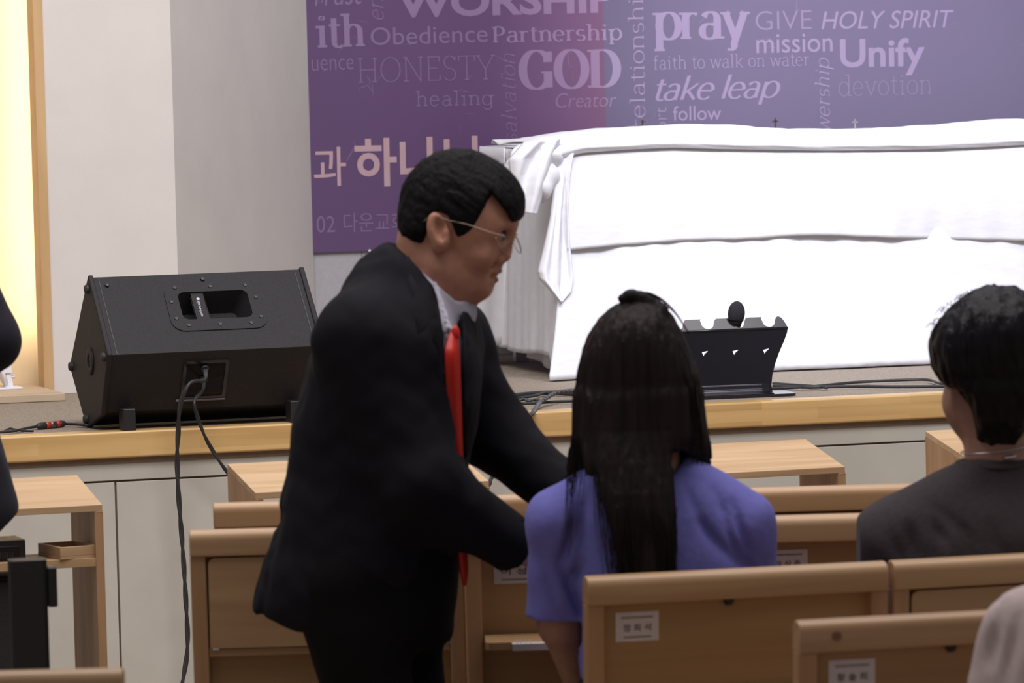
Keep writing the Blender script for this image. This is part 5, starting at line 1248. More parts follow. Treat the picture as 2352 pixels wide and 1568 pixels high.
# hair
hairp = [(1184, 512), (1178, 488), (1165, 470), (1150, 452), (1143, 436), (1131, 462), (1118, 492), (1101, 522), (1075, 551), (1063, 542), (1056, 514), (1046, 491), (1026, 482), (1006, 491), (996, 520), (988, 566), (940, 566), (900, 540), (890, 300), (1240, 300), (1225, 440), (1205, 497)]
hp2 = [M(a, b_)[[0, 2]] for a, b_ in hairp]
def man_hair(Pw):
    P = unturn(Pw)
    base = E(1052, 472, 0, 136, 131, 0.083, P); base = smin(base, E(1118, 470, 0, 86, 82, 0.074, P, 10), 0.03)
    base = smin(base, E(975, 520, 0, 52, 52, 0.068, P), 0.03)
    R2 = np.stack([P[:, 0] * 0.8 - P[:, 2] * 0.6, P[:, 1], P[:, 0] * 0.6 + P[:, 2] * 0.8], 1)
    st_ = 0.0030 * vnoise(R2, (22, 160, 90)) + 0.0030 * vnoise(R2, (40, 300, 180), 5)
    reg = poly2(P[:, 0], P[:, 2], hp2)
    d = smax(base + st_, reg + 0.004 * vnoise(P, (60, 200, 60), 2), 0.008)
    return d
surface('hair', man_hair, [M(890, 500)[0], YM - 0.12, M(1000, 600)[2]], [M(1230, 500)[0], YM + 0.12, M(1000, 320)[2]], 0.0028, HAIRB, man)
# loose top hairs
mb = MB()
for i in range(120):
    a = rng.uniform(-0.9, 0.9); x = rng.uniform(945, 1170); y0 = 478 - 129 * math.sqrt(max(0, 1 - ((x - 1052) / 138) ** 2)) ; dy = rng.uniform(-0.045, 0.045)
    p0 = M(x, y0 + 6 + abs(dy) * 200, dy); p1 = p0 + np.array([rng.uniform(-0.006, 0.014), rng.uniform(-0.004, 0.004), rng.uniform(0.004, 0.010)]); p2 = p1 + np.array([rng.uniform(0, 0.014), 0, rng.uniform(-0.004, 0.004)])
    mb.tube([p0, p1, p2], [0.0006, 0.0005, 0.0002], 4)
WP = lambda p_: HR @ (np.array(p_) - HC) + HC
mb.v = [Vector(tuple(WP(v))) for v in mb.v]
tag(mb.build('stray_hair', HAIRB, man, True, world=True), kind='stuff')
# brows, eyes, lips, glasses
def turned(mbx): mbx.v = [Vector(tuple(WP(v))) for v in mbx.v]; return mbx
EYEW = mat('eye_white', (0.36, 0.30, 0.27), 0.4); IRIS = mat('dark_iris', (0.012, 0.008, 0.006), 0.15); LIPM = skin_mat('lip_skin', (0.40, 0.155, 0.115)); BROW = mat('brow_hair', (0.02, 0.015, 0.014), 0.8, 0.3, 300)
for s in (-1, 1):
    mb = turned(MB().tube([M(1143, 508, s * 0.052), M(1158, 503, s * 0.038), M(1176, 502, s * 0.020), M(1181, 504, s * 0.012)], [0.0012, 0.0028, 0.0030, 0.0015], 8)); mb.build('eyebrow', BROW, man, True, world=True)
    mb = MB().lathe([(0.0001, -0.0105)] + [(0.0105 * math.cos(math.radians(a)), 0.0105 * math.sin(math.radians(a))) for a in range(-75, 76, 15)] + [(0.0001, 0.0105)], Matrix.Translation(Vector(tuple(M(1153, 540, s * 0.031)))), 16); eo = turned(mb).build('eye', EYEW, man, True, world=True)
    mb = MB().lathe([(0.0001, 0.0012), (0.0052, 0.0)], Matrix.Translation(Vector(tuple(M(1166, 543, s * 0.032)))) @ Matrix.Rotation(math.radians(100), 4, 'Y'), 14); turned(mb).build('iris', IRIS, eo, world=True)
    mb = turned(MB().tube([M(1146, 534, s * 0.042), M(1160, 530, s * 0.036), M(1167, 531, s * 0.028), M(1167, 534, s * 0.020)], [0.0014, 0.0026, 0.0026, 0.0014], 6)); mb.build('upper_lashes', BROW, eo, True, world=True)
mb = turned(MB().tube([M(1133, 626, -0.021), M(1147, 622, -0.010), M(1149, 621, 0.0), M(1147, 622, 0.010), M(1133, 626, 0.021)], [0.0018, 0.0042, 0.0046, 0.0042, 0.0018], 8)); mb.build('upper_lip', LIPM, man, True, world=True)
mb = turned(MB().tube([M(1126, 641, -0.019), M(1137, 642, -0.010), M(1140, 642, 0.0), M(1137, 642, 0.010), M(1126, 641, 0.019)], [0.0018, 0.0044, 0.0050, 0.0044, 0.0018], 8)); mb.build('lower_lip', LIPM, man, True, world=True)
GOLD = mat('glasses_wire', (0.42, 0.33, 0.26), 0.25, metal=1.0)
mg, ntg, bg = base_mat('lens_glass'); bg.inputs['Transmission Weight'].default_value = 1.0; bg.inputs['Roughness'].default_value = 0.02; bg.inputs['IOR'].default_value = 1.05; bg.inputs['Base Color'].default_value = (0.96, 0.97, 0.97, 1)
ga = math.radians(20)                                     # lenses lean with the bowed face
gu = np.array([-math.sin(ga), 0, math.cos(ga)]); gn = np.array([math.cos(ga), 0, math.sin(ga)])
gl_root = None
for s in (-1, 1):
    wrap = math.radians(22) * s; gs = np.array([-math.sin(abs(wrap)) * s * 1.0, math.cos(wrap), 0.0])
    c0 = M(1179 if s > 0 else 1166, 556, s * 0.034)
    ring = []
    for i in range(33):
        a = 2 * math.pi * i / 32; ring.append(c0 + gs * 0.0235 * math.cos(a) + gu * 0.0215 * math.sin(a))
    mb = turned(MB().tube(ring, 0.0011, 8, caps=False))
    if gl_root is None:
        gl_root = mb.build('glasses', GOLD, man, True, world=True)
    else: mb.build('rim', GOLD, gl_root, True, world=True)
    V = [c0 + gs * 0.0233 * math.cos(2 * math.pi * i / 32) + gu * 0.0213 * math.sin(2 * math.pi * i / 32) for i in range(32)]
    mbl = turned(MB().add(V, [tuple(range(32))])); lo_ = mbl.build('lens', mg, gl_root, world=True); solid(lo_, 0.0015)
    mb = turned(MB().tube(smooth_path([M(1178, 541, s * 0.058), M(1150, 532, s * 0.068), M(1129, 525, s * 0.074), M(1089, 511, s * 0.079), M(1040, 500, s * 0.081), M(1010, 492, s * 0.081), M(990, 505, s * 0.080)], 6), 0.0011, 8)); mb.build('temple', GOLD, gl_root, True, world=True)
    mb = turned(MB().tube(smooth_path([M(1180, 548, s * 0.011), M(1172, 552, s * 0.012), M(1168, 560, s * 0.012)], 5), 0.0009, 6)); mb.build('nose_pad', GOLD, gl_root, True, world=True)
mb = turned(MB().tube(smooth_path([M(1182, 546, -0.011), M(1187, 541, 0.0), M(1182, 546, 0.011)], 6), 0.0011, 8)); mb.build('bridge', GOLD, gl_root, True, world=True)

# ---------------------------------------------------------------- the girl with long straight hair
YG = 8.42
def G(px, py, dy=0.0):
    p_ = PY(px, py, YG); return np.array([p_[0], YG + dy, p_[2]])
pg = YG / F
CHZ = CHH
TG = [(1560, 1332, 1752, 0.105), (1430, 1332, 1745, 0.105), (1330, 1310, 1742, 0.108), (1240, 1290, 1735, 0.105), (1180, 1285, 1715, 0.098), (1130, 1320, 1680, 0.085), (1090, 1380, 1630, 0.068), (1060, 1420, 1570, 0.055)]
gz, gl_, gr_, gd_ = rows(TG, G)
Ls, Le, Lw = G(1285, 1195, 0.0), G(1285, 1440, 0.05), G(1350, 1640, 0.16)
Rs, Re, Rw = G(1704, 1202, 0.0), G(1730, 1440, 0.05), G(1690, 1640, 0.18)
def girl_body(P):
    d = ell(P, G(1470, 850, 0.01), (0.076, 0.095, 0.115))
    d = smin(d, cone(P, G(1472, 985, 0.06), G(1472, 950, 0.05), 0.045, 0.05), 0.03)
    d = smin(d, ell(P, G(1470, 900, 0.105), (0.009, 0.014, 0.014)), 0.012)
    d = smin(d, cone(P, G(1490, 980, 0.02), G(1495, 1090, 0.0), 0.048, 0.052), 0.03)
    d = smin(d, loft(P, gz, [a + 0.02 for a in gl_], [b_ - 0.02 for b_ in gr_], [YG + 0.02] * len(gz), [h - 0.018 for h in gd_], 2.4), 0.02)
    for a, b_, c in ((Ls, Le, Lw), (Rs, Re, Rw)):
        d = smin(d, chain(P, [a, b_, c], [0.042, 0.034, 0.024], 0.02), 0.02)
        ax_ = (c - b_) / np.linalg.norm(c - b_); d = smin(d, hand(P, c, ax_ + np.array([0, 0.3, 0.3]), (0, 0, 1), (0, 0, -1), 0.88, 0.5), 0.012)
    for s in (-1, 1):
        hp = np.array([G(1540, 1560)[0] + s * 0.09, YG + 0.05, 0.53]); kn = hp + np.array([s * 0.02, 0.40, -0.03]); an = np.array([kn[0], kn[1] + 0.02, 0.09])
        d = smin(d, chain(P, [hp, kn, an], [0.078, 0.056, 0.038], 0.03), 0.03)
        d = smin(d, cone(P, an + np.array([0, -0.02, -0.05]), an + np.array([0, 0.13, -0.055]), 0.03, 0.03), 0.02)
    return d
girl = surface('person', girl_body, [G(1200, 1300)[0], YG - 0.16, 0.0], [G(1800, 1300)[0], YG + 0.68, G(1470, 690)[2]], 0.0065, SKIN2)
tag(girl, 'seated girl with long straight dark hair and a violet blue short sleeved shirt', 'person')
VIO = mat('violet_blue_cotton', (0.185, 0.185, 0.56), 0.9, 0.05, 90, 0.25, 60, 0.15, sheen=0.08)
# fold ridges of the back and sleeves: (from, to, depth)
GF = [((1640, 1120), (1700, 1290), 0.006), ((1680, 1150), (1720, 1300), 0.007), ((1600, 1190), (1690, 1290), 0.004), ((1725, 1290), (1660, 1180), -0.004), ((1285, 1290), (1320, 1200), 0.007), ((1335, 1290), (1310, 1330), 0.006), ((1345, 1120), (1330, 1270), 0.004), ((1240, 1250), (1280, 1400), 0.003), ((1570, 1110), (1640, 1260), 0.003), ((1290, 1300), (1340, 1420), 0.006)]
def folds(P, lst, fn, wd=0.010):
    o = np.zeros(len(P), np.float32)
    for a, b_, dep in lst:
        A = fn(*a)[[0, 2]]; B = fn(*b_)[[0, 2]]; ba = B - A; q = P[:, [0, 2]] - A.astype(np.float32)
        t = np.clip(q @ ba.astype(np.float32) / float(ba @ ba), 0, 1); dd = ((q - t[:, None] * ba.astype(np.float32)) ** 2).sum(1)
        o += 1.7 * dep * np.exp(-dd / (wd * wd * 0.7)) * np.sin(np.pi * np.clip(0.12 + 0.76 * t, 0, 1))
    return o
def girl_shirt(P):
    d = loft(P, gz, gl_, gr_, [YG + 0.02] * len(gz), gd_, 2.4, 0.01)
    d = smin(d, cone(P, G(1400, 1120, 0.01), Ls, 0.050, 0.056), 0.04); d = smin(d, cone(P, G(1590, 1128, 0.01), Rs, 0.052, 0.056), 0.04)
    for a, b_ in ((Ls, Le), (Rs, Re)):
        d = smin(d, cone(P, a, b_, 0.050, 0.058), 0.022)
    d = smax(d, -cone(P, G(1495, 1000, 0.01), G(1495, 1085, 0.0), 0.058, 0.056), 0.008)
    cut = np.where(P[:, 0] < G(1335, 1400)[0], np.interp(P[:, 0], [G(1218, 1424)[0], G(1335, 1430)[0]], [G(1218, 1424)[2], G(1335, 1430)[2]]), np.where(P[:, 0] > G(1700, 1400)[0], G(1700, 1430)[2], -1))
    arm = np.minimum(cone(P, Ls, Le, 0.066, 0.07), cone(P, Rs, Re, 0.066, 0.07))
    cutd = np.where((arm < 0.0) & (P[:, 0] < G(1334, 1400)[0]), cut - P[:, 2], -1).astype(np.float32)
    d = np.maximum(d, cutd)
    d = smax(d, -cone(P, Le + np.array([0, 0, 0.03]), Lw, 0.050, 0.05), 0.004) if False else d
    return d + folds(P, GF, G) + 0.0012 * wob(P, 40, 0.7)
surface('shirt', girl_shirt, [G(1195, 1300)[0], YG - 0.16, G(1500, 1600)[2]], [G(1795, 1300)[0], YG + 0.19, G(1500, 1030)[2]], 0.005, VIO, girl)
surface('skirt', lambda P: smin(cone(P, (G(1540, 1560)[0] - 0.08, YG + 0.02, 0.545), (G(1540, 1560)[0] - 0.11, YG + 0.36, 0.515), 0.095, 0.072), cone(P, (G(1540, 1560)[0] + 0.08, YG + 0.02, 0.545), (G(1540, 1560)[0] + 0.11, YG + 0.36, 0.515), 0.095, 0.072), 0.05), [G(1540, 1560)[0] - 0.24, YG - 0.12, 0.4], [G(1540, 1560)[0] + 0.24, YG + 0.52, 0.68], 0.011, mat('dark_denim', (0.03, 0.035, 0.06), 0.9, 0.2, 200), girl)
# hair: cap, long fall down the back, locks to both sides
HB = mat('dark_brown_hair', (0.013, 0.0085, 0.0080), 0.55, 0.55, 95, 0.8, 130, 0.2, stretch=(1, 1, 0.045))
capT = [(1130, 1300, 1360, 0.03), (1062, 1303, 1634, 0.075), (1000, 1311, 1624, 0.092), (920, 1317, 1615, 0.102), (860, 1325, 1604, 0.107), (810, 1337, 1588, 0.108), (770, 1352, 1570, 0.104), (735, 1373, 1550, 0.092), (710, 1395, 1530, 0.074), (692, 1420, 1507, 0.048), (682, 1450, 1490, 0.022)]
cz, cxl, cxr, cdp = rows([(1150, 1318, 1636, 0.03), (1100, 1306, 1637, 0.055)] + capT[1:], G)
fallT = [(1345, 1422, 1549, 0.018), (1300, 1414, 1550, 0.022), (1200, 1393, 1551, 0.027), (1120, 1372, 1548, 0.032), (1050, 1345, 1545, 0.042), (980, 1325, 1585, 0.07), (900, 1325, 1600, 0.09)]
fz, fxl, fxr, fdp = rows(fallT, G)
def girl_hair(P):
    d = loft(P, cz, cxl, cxr, np.interp(cz, [cz[0], G(1480, 1094)[2], G(1480, 1058)[2], G(1480, 1000)[2]], [YG + 0.105, YG + 0.085, YG + 0.03, YG + 0.004]), cdp, 2.1, 0.02)
    # hollow out the front so the face is free
    d = smax(d, -ell(P, G(1470, 880, 0.13), (0.068, 0.09, 0.12)), 0.012)
    zf_ = np.interp(P[:, 2], [G(1480, 1345)[2], G(1480, 1060)[2], G(1480, 900)[2]], [YG - 0.105, YG - 0.085, YG - 0.03])
    fall = loft(P, fz, fxl, fxr, np.interp(fz, [fz[0], G(1480, 1300)[2], G(1480, 1200)[2], G(1480, 1120)[2], G(1480, 1050)[2], G(1480, 980)[2], fz[-1]], [YG - 0.120, YG - 0.120, YG - 0.112, YG - 0.100, YG - 0.075, YG - 0.035, YG - 0.01]), fdp, 2.2, 0.012)
    d = smin(d, fall, 0.02)
    # cut away between the fall and the side locks at the neck
    gap_ = poly2(P[:, 0], P[:, 2], [G(1538, 1030)[[0, 2]], G(1560, 1028)[[0, 2]], G(1600, 1047)[[0, 2]], G(1640, 1064)[[0, 2]], G(1680, 1200)[[0, 2]], G(1552, 1360)[[0, 2]], G(1549, 1200)[[0, 2]]])
    d = smax(d, -np.maximum(gap_, P[:, 1] - YG - 0.03), 0.008)
    gap2 = poly2(P[:, 0], P[:, 2], [G(1300, 1110)[[0, 2]], G(1340, 1090)[[0, 2]], G(1368, 1078)[[0, 2]], G(1395, 1200)[[0, 2]], G(1424, 1380)[[0, 2]], G(1250, 1380)[[0, 2]]])
    d = smax(d, -np.maximum(gap2, P[:, 1] - YG - 0.03), 0.008)
    # raised tuft at the crown, flipped to the left
    d = smin(d, chain(P, [G(1512, 712, -0.03), G(1478, 684, -0.03), G(1450, 676, -0.03), G(1428, 683, -0.03)], [0.018, 0.011, 0.009, 0.006], 0.01), 0.010)
    R2 = P.copy(); R2[:, 0] += 0.012 * np.sin(P[:, 2] * 7)
    st_ = 0.007 * vnoise(R2, (70, 55, 5)) + 0.0045 * vnoise(R2, (190, 150, 8), 3)
    return d + st_
ho = surface('hair', girl_hair, [G(1285, 900)[0], YG - 0.18, G(1480, 1360)[2]], [G(1650, 900)[0], YG + 0.13, G(1480, 660)[2]], 0.0034, HB, girl)
mb = MB()
def strand(a, b_, dy0, dy1, r, bow=0.0, n=8):
    A = np.array(a, float); B = np.array(b_, float); pts = []
    for i in range(n + 1):
        t = i / n; q = A + (B - A) * t; q = q + np.array([bow * math.sin(math.pi * t), 0]); pts.append(G(q[0], q[1], dy0 + (dy1 - dy0) * t))
    mb.tube(pts, [r * (1 - 0.7 * i / n) for i in range(n + 1)], 4, caps=False)
for i in range(150):                                       # ends of the long fall
    x = rng.uniform(1395, 1550); strand((x, 1180 + rng.uniform(-40, 40)), (x + rng.uniform(-4, 10) + (1485 - x) * 0.05, 1345 + rng.uniform(-12, 20)), -0.14, -0.135 + rng.uniform(-0.006, 0.006), 0.0009, rng.uniform(-3, 3))
for i in range(60):                                        # left lock over the shoulder
    x = rng.uniform(1312, 1350); strand((x, 1000), (x - 8 + rng.uniform(-8, 8) - (x - 1300) * 0.2, 1085 + rng.uniform(0, 90) * rng.uniform(0, 1)), -0.065, -0.055, 0.0010, rng.uniform(-4, 4))
for i in range(14):
    x = rng.uniform(1285, 1312); strand((x + 12, 1090), (x + rng.uniform(-3, 12), 1215 + rng.uniform(0, 60)), -0.058, -0.068, 0.0007, rng.uniform(-8, 4))
for i in range(50):                                        # thin hairs along the left edge of the fall
    x = rng.uniform(1366, 1400); strand((x - 6, 1075), (x + 22 + rng.uniform(-8, 8), 1330), -0.105, -0.135, 0.0007, rng.uniform(-10, 4))
for i in range(60):                                        # right edge and its tip
    x = rng.uniform(1560, 1600); strand((x, rng.uniform(850, 930)), (x + 26 + rng.uniform(-10, 4), 1056 + rng.uniform(-16, 8)), -0.07, -0.055, 0.0009, rng.uniform(-3, 3))
for i in range(16):                                        # arched hairs over the crown
    h_ = rng.uniform(0, 1); P0 = (1440 + rng.uniform(0, 30), 676 + 8 * h_); pts = smooth_path([G(P0[0], P0[1], -0.03), G(1485, 668 + 6 * h_, -0.03), G(1520, 684 + 10 * h_, -0.03), G(1552, 716 + 6 * h_, -0.03), G(1580, 760 + 6 * h_, -0.03)], 6); mb.tube(pts, 0.0006, 4, caps=False)
tag(mb.build('loose_strands', HB, girl, True, world=True), kind='stuff')

# ---------------------------------------------------------------- the boy in the charcoal shirt
YB = 8.62; pb = YB / F
def B_(px, py, dy=0.0):
    p_ = PY(px, py, YB); return np.array([p_[0], YB + dy, p_[2]])
TBo = [(1620, 2030, 2560, 0.12), (1430, 1995, 2590, 0.125), (1300, 1985, 2595, 0.125), (1220, 2006, 2572, 0.118), (1170, 2042, 2530, 0.105), (1120, 2118, 2452, 0.085), (1084, 2172, 2402, 0.078), (1064, 2202, 2372, 0.076), (1050, 2212, 2364, 0.074)]
bz_, bl_, br_, bd_ = rows(TBo, B_)
bsh = [(B_(2050, 1240), B_(2010, 1500, 0.06), B_(2060, 1700, 0.22)), (B_(2530, 1230), B_(2565, 1500, 0.06), B_(2520, 1700, 0.22))]
def boy_body(P):
    d = ell(P, B_(2288, 838, 0.01), (0.076, 0.092, 0.118))
    d = smin(d, cone(P, B_(2236, 930, 0.035), B_(2240, 975, 0.055), 0.050, 0.032), 0.03)
    d = smin(d, ell(P, B_(2218, 930, 0.03), (0.030, 0.045, 0.055)), 0.02)
    d = smin(d, ell(P, B_(2196, 900, 0.075), (0.012, 0.016, 0.016)), 0.012)
    d = smin(d, ell(P, B_(2192, 895, -0.012), (0.010, 0.018, 0.030)), 0.008)
    d = smin(d, cone(P, B_(2284, 940, 0.0), B_(2288, 1100, 0.0), 0.052, 0.056), 0.03)
    d = smin(d, loft(P, bz_, [a + 0.02 for a in bl_], [b_ - 0.02 for b_ in br_], [YB + 0.01] * len(bz_), [h - 0.018 for h in bd_], 2.4), 0.02)
    for a, b2, c in bsh:
        d = smin(d, chain(P, [a, b2, c], [0.048, 0.038, 0.027], 0.02), 0.02); ax_ = (c - b2) / np.linalg.norm(c - b2)
        d = smin(d, hand(P, c, ax_ + np.array([0, 0.3, 0.3]), (0, 0, 1), (0, 0, -1), 0.95, 0.5), 0.012)
    for s in (-1, 1):
        hp = np.array([B_(2290, 1560)[0] + s * 0.10, YB + 0.05, 0.535]); kn = hp + np.array([s * 0.04, 0.35, -0.05]); an = np.array([kn[0], kn[1] - 0.02, 0.09])
        d = smin(d, chain(P, [hp, kn, an], [0.084, 0.060, 0.042], 0.03), 0.03); d = smin(d, cone(P, an + np.array([0, -0.03, -0.05]), an + np.array([0, 0.14, -0.055]), 0.033, 0.032), 0.02)
    return d
boy = surface('person', boy_body, [B_(1970, 1300)[0], YB - 0.17, 0.0], [B_(2620, 1300)[0], YB + 0.7, B_(2290, 690)[2]], 0.0068, SKIN2)
tag(boy, 'seated boy with thick black hair, thin necklace and charcoal tee shirt at right', 'person')
BF = [((2080, 1200), (2100, 1290), 0.006), ((2140, 1190), (2160, 1240), 0.006), ((2200, 1210), (2230, 1290), 0.004), ((2260, 1190), (2300, 1290), 0.003), ((2040, 1220), (2075, 1300), 0.004), ((2130, 1150), (2230, 1230), 0.003)]
def boy_shirt(P):
    d = loft(P, bz_, bl_, br_, [YB + 0.01] * len(bz_), bd_, 2.35, 0.01)
    for (a, b2, c), s in zip(bsh, (-1, 1)):
        d = smin(d, cone(P, B_(2290 + s * 110, 1170), a, 0.066, 0.070), 0.04); d = smin(d, cone(P, a, b2, 0.064, 0.066), 0.025)
    d = smax(d, -cone(P, B_(2288, 980, 0.02), B_(2288, 1034, 0.010), 0.060, 0.055), 0.006)
    d = np.maximum(d, B_(2290, 1520)[2] - 0.12 - P[:, 2])
    return d + folds(P, BF, B_, 0.012) + 0.0012 * wob(P, 36, 1.9)
CHAR = mat('charcoal_cotton', (0.058, 0.048, 0.054), 0.92, 0.08, 120, 0.25, 90, 0.15, sheen=0.05)
bs_ = surface('shirt', boy_shirt, [B_(1965, 1300)[0], YB - 0.18, B_(2290, 1640)[2]], [B_(2630, 1300)[0], YB + 0.2, B_(2290, 1030)[2]], 0.0058, CHAR, boy)
ring = [B_(2288, 1062) + np.array([0.066 * math.cos(a), 0.006 + 0.070 * math.sin(a), 0.002 * math.sin(a) - 0.002]) for a in np.linspace(0, 2 * math.pi, 33)]
tag(MB().tube(ring, 0.006, 8, caps=False).build('collar_band', CHAR, bs_, True, world=True))
surface('trousers', lambda P: smin(cone(P, (B_(2290, 1560)[0] - 0.09, YB + 0.02, 0.55), (B_(2290, 1560)[0] - 0.14, YB + 0.34, 0.49), 0.1, 0.070), cone(P, (B_(2290, 1560)[0] + 0.09, YB + 0.02, 0.55), (B_(2290, 1560)[0] + 0.14, YB + 0.34, 0.49), 0.1, 0.070), 0.05), [B_(2290, 1560)[0] - 0.26, YB - 0.12, 0.4], [B_(2290, 1560)[0] + 0.26, YB + 0.58, 0.68], 0.011, mat('dark_denim', (0.03, 0.035, 0.06), 0.9, 0.2, 200), boy)
bhT = [(1014, 2252, 2330, 0.022), (1002, 2236, 2346, 0.036), (975, 2229, 2358, 0.056), (946, 2222, 2372, 0.070), (915, 2198, 2402, 0.085), (885, 2164, 2425, 0.100), (845, 2137, 2438, 0.112), (790, 2131, 2444, 0.118), (750, 2142, 2436, 0.118), (715, 2168, 2412, 0.108), (690, 2196, 2386, 0.092), (672, 2222, 2362, 0.068), (660, 2246, 2340, 0.042), (653, 2262, 2325, 0.018)]
hz3, hl3, hr3, hd3 = rows(bhT, B_)
def boy_hair(P):
    d = loft(P, hz3, hl3, hr3, np.interp(hz3, [B_(2290, 960)[2], B_(2290, 860)[2]], [YB - 0.040, YB - 0.008]), hd3, 2.3, 0.012)
    face = poly2(P[:, 0], P[:, 2], [B_(2110, 850)[[0, 2]], B_(2138, 846)[[0, 2]], B_(2170, 884)[[0, 2]], B_(2200, 890)[[0, 2]], B_(2226, 945)[[0, 2]], B_(2236, 985)[[0, 2]], B_(2236, 1030)[[0, 2]], B_(2110, 1030)[[0, 2]]])
    d = smax(d, -face, 0.006)
    d = smax(d, -ell(P, B_(2262, 925, 0.12), (0.10, 0.075, 0.075)), 0.01)
    d = d + 0.006 * np.exp(-((P[:, 0] - B_(2290, 0)[0]) / 0.012) ** 2) * (P[:, 2] > B_(2290, 690)[2])
    st_ = 0.009 * vnoise(P, (75, 60, 14)) + 0.005 * vnoise(P, (170, 140, 26), 3)
    return d + st_
surface('hair', boy_hair, [B_(2115, 800)[0], YB - 0.15, B_(2290, 1025)[2]], [B_(2460, 800)[0], YB + 0.14, B_(2290, 640)[2]], 0.0036, hair_mat('black_thick_hair', (0.0075, 0.0065, 0.009), (1, 1, 0.15), 120), boy)
mb = MB()
for i in range(220):
    x = rng.uniform(2140, 2440); u_ = (x - 2288) / 158; yt = 790 - 137 * math.sqrt(max(0.0, 1 - min(1, abs(u_)) ** 2.1)); dy = rng.uniform(-0.08, 0.05)
    y0 = yt + 8 + abs(dy) * 260; p0 = B_(x, y0, dy); p1 = p0 + np.array([u_ * 0.004 + rng.uniform(-0.004, 0.004), rng.uniform(-0.006, 0.004), 0.004 * (1 - abs(u_)) + rng.uniform(-0.001, 0.003)]); p2 = p1 + np.array([u_ * 0.005 + rng.uniform(-0.004, 0.004), -0.002, -0.012 * abs(u_) + rng.uniform(-0.004, 0.003)])
    mb.tube([p0, p1, p2], [0.0008, 0.0007, 0.0002], 4, caps=False)
tag(mb.build('stray_hair', HAIRB, boy, True, world=True), kind='stuff')
nk = [B_(2286, 1036) + np.array([0.0605 * math.cos(a), 0.000 + 0.0605 * math.sin(a), 0.004 + 0.006 * math.cos(a) - 0.010 * (math.sin(a) < -2)]) for a in np.linspace(0, 2 * math.pi, 41)]
ne = MB().tube(nk, 0.0013, 6, caps=False).build('necklace', STEEL, boy, True, world=True)
q = B_(2312, 1046) + np.array([0, -0.0610, 0.002]); MB().lathe([(0.0001, -0.012), (0.0035, -0.009), (0.004, 0.0), (0.0035, 0.009), (0.0001, 0.012)], Matrix.Translation(Vector(tuple(q))) @ Matrix.Rotation(math.radians(80), 4, 'Y'), 12).build('clasp', STEEL, ne, True, world=True)

# ---------------------------------------------------------------- person in a beige tee shirt, mostly outside the frame at lower right
YP = 6.95
def Q_(px, py, dy=0.0):
    p_ = PY(px, py, YP); return np.array([p_[0], YP + dy, p_[2]])
TP_ = [(1900, 2290, 2880, 0.12), (1600, 2262, 2905, 0.125), (1480, 2262, 2910, 0.12), (1420, 2285, 2890, 0.11), (1370, 2322, 2850, 0.095), (1325, 2390, 2780, 0.075), (1280, 2480, 2690, 0.06)]
qz, ql, qr, qd = rows(TP_, Q_)
qsh = [(Q_(2358, 1450), Q_(2302, 1720, 0.06), Q_(2330, 1900, 0.22)), (Q_(2845, 1430), Q_(2885, 1720, 0.06), Q_(2830, 1900, 0.22))]
def bei_body(P):
    d = ell(P, Q_(2585, 1060, 0.02), (0.078, 0.096, 0.118)); d = smin(d, cone(P, Q_(2585, 1190, 0.06), Q_(2585, 1150, 0.05), 0.045, 0.05), 0.03)
    d = smin(d, cone(P, Q_(2585, 1170, 0.0), Q_(2585, 1310, 0.0), 0.050, 0.055), 0.03); d = smin(d, ell(P, Q_(2585, 1090, 0.12), (0.011, 0.014, 0.016)), 0.012)
    d = smin(d, loft(P, qz, [a + 0.02 for a in ql], [b_ - 0.02 for b_ in qr], [YP] * len(qz), [h - 0.018 for h in qd], 2.4), 0.02)
    for a, b2, c in qsh:
        d = smin(d, chain(P, [a, b2, c], [0.045, 0.036, 0.026], 0.02), 0.02); ax_ = (c - b2) / np.linalg.norm(c - b2); d = smin(d, hand(P, c, ax_ + np.array([0, 0.3, 0.3]), (0, 0, 1), (0, 0, -1), 0.9, 0.5), 0.012)
    for s in (-1, 1):
        hp = np.array([Q_(2585, 1560)[0] + s * 0.09, YP + 0.05, 0.53]); kn = hp + np.array([s * 0.03, 0.32, -0.05]); an = np.array([kn[0], kn[1], 0.09])
        d = smin(d, chain(P, [hp, kn, an], [0.08, 0.058, 0.04], 0.03), 0.03); d = smin(d, cone(P, an + np.array([0, -0.03, -0.05]), an + np.array([0, 0.13, -0.055]), 0.032, 0.032), 0.02)
    return d
bei = surface('person', bei_body, [Q_(2230, 1400)[0], YP - 0.16, 0.0], [Q_(2940, 1400)[0], YP + 0.66, Q_(2585, 830)[2]], 0.010, SKIN2)
tag(bei, 'person in a beige tee shirt cut off by the frame at lower right', 'person')
def bei_shirt(P):
    d = loft(P, qz, ql, qr, [YP] * len(qz), qd, 2.4, 0.01)
    for a, b2, c in qsh: d = smin(d, cone(P, a, b2, 0.062, 0.066), 0.02)
    d = smax(d, -cone(P, Q_(2585, 1200), Q_(2585, 1272), 0.06, 0.058), 0.006)
    return np.maximum(d, 0.50 - P[:, 2]) + folds(P, [((2300, 1380), (2270, 1520), 0.005), ((2330, 1400), (2300, 1560), 0.005)], Q_, 0.010) + 0.0015 * wob(P, 34, 0.2)
surface('shirt', bei_shirt, [Q_(2215, 1400)[0], YP - 0.17, 0.48], [Q_(2950, 1400)[0], YP + 0.18, Q_(2585, 1240)[2]], 0.007, mat('beige_cotton', (0.60, 0.50, 0.485), 0.92, 0.05, 100, 0.2, 80, 0.15), bei)
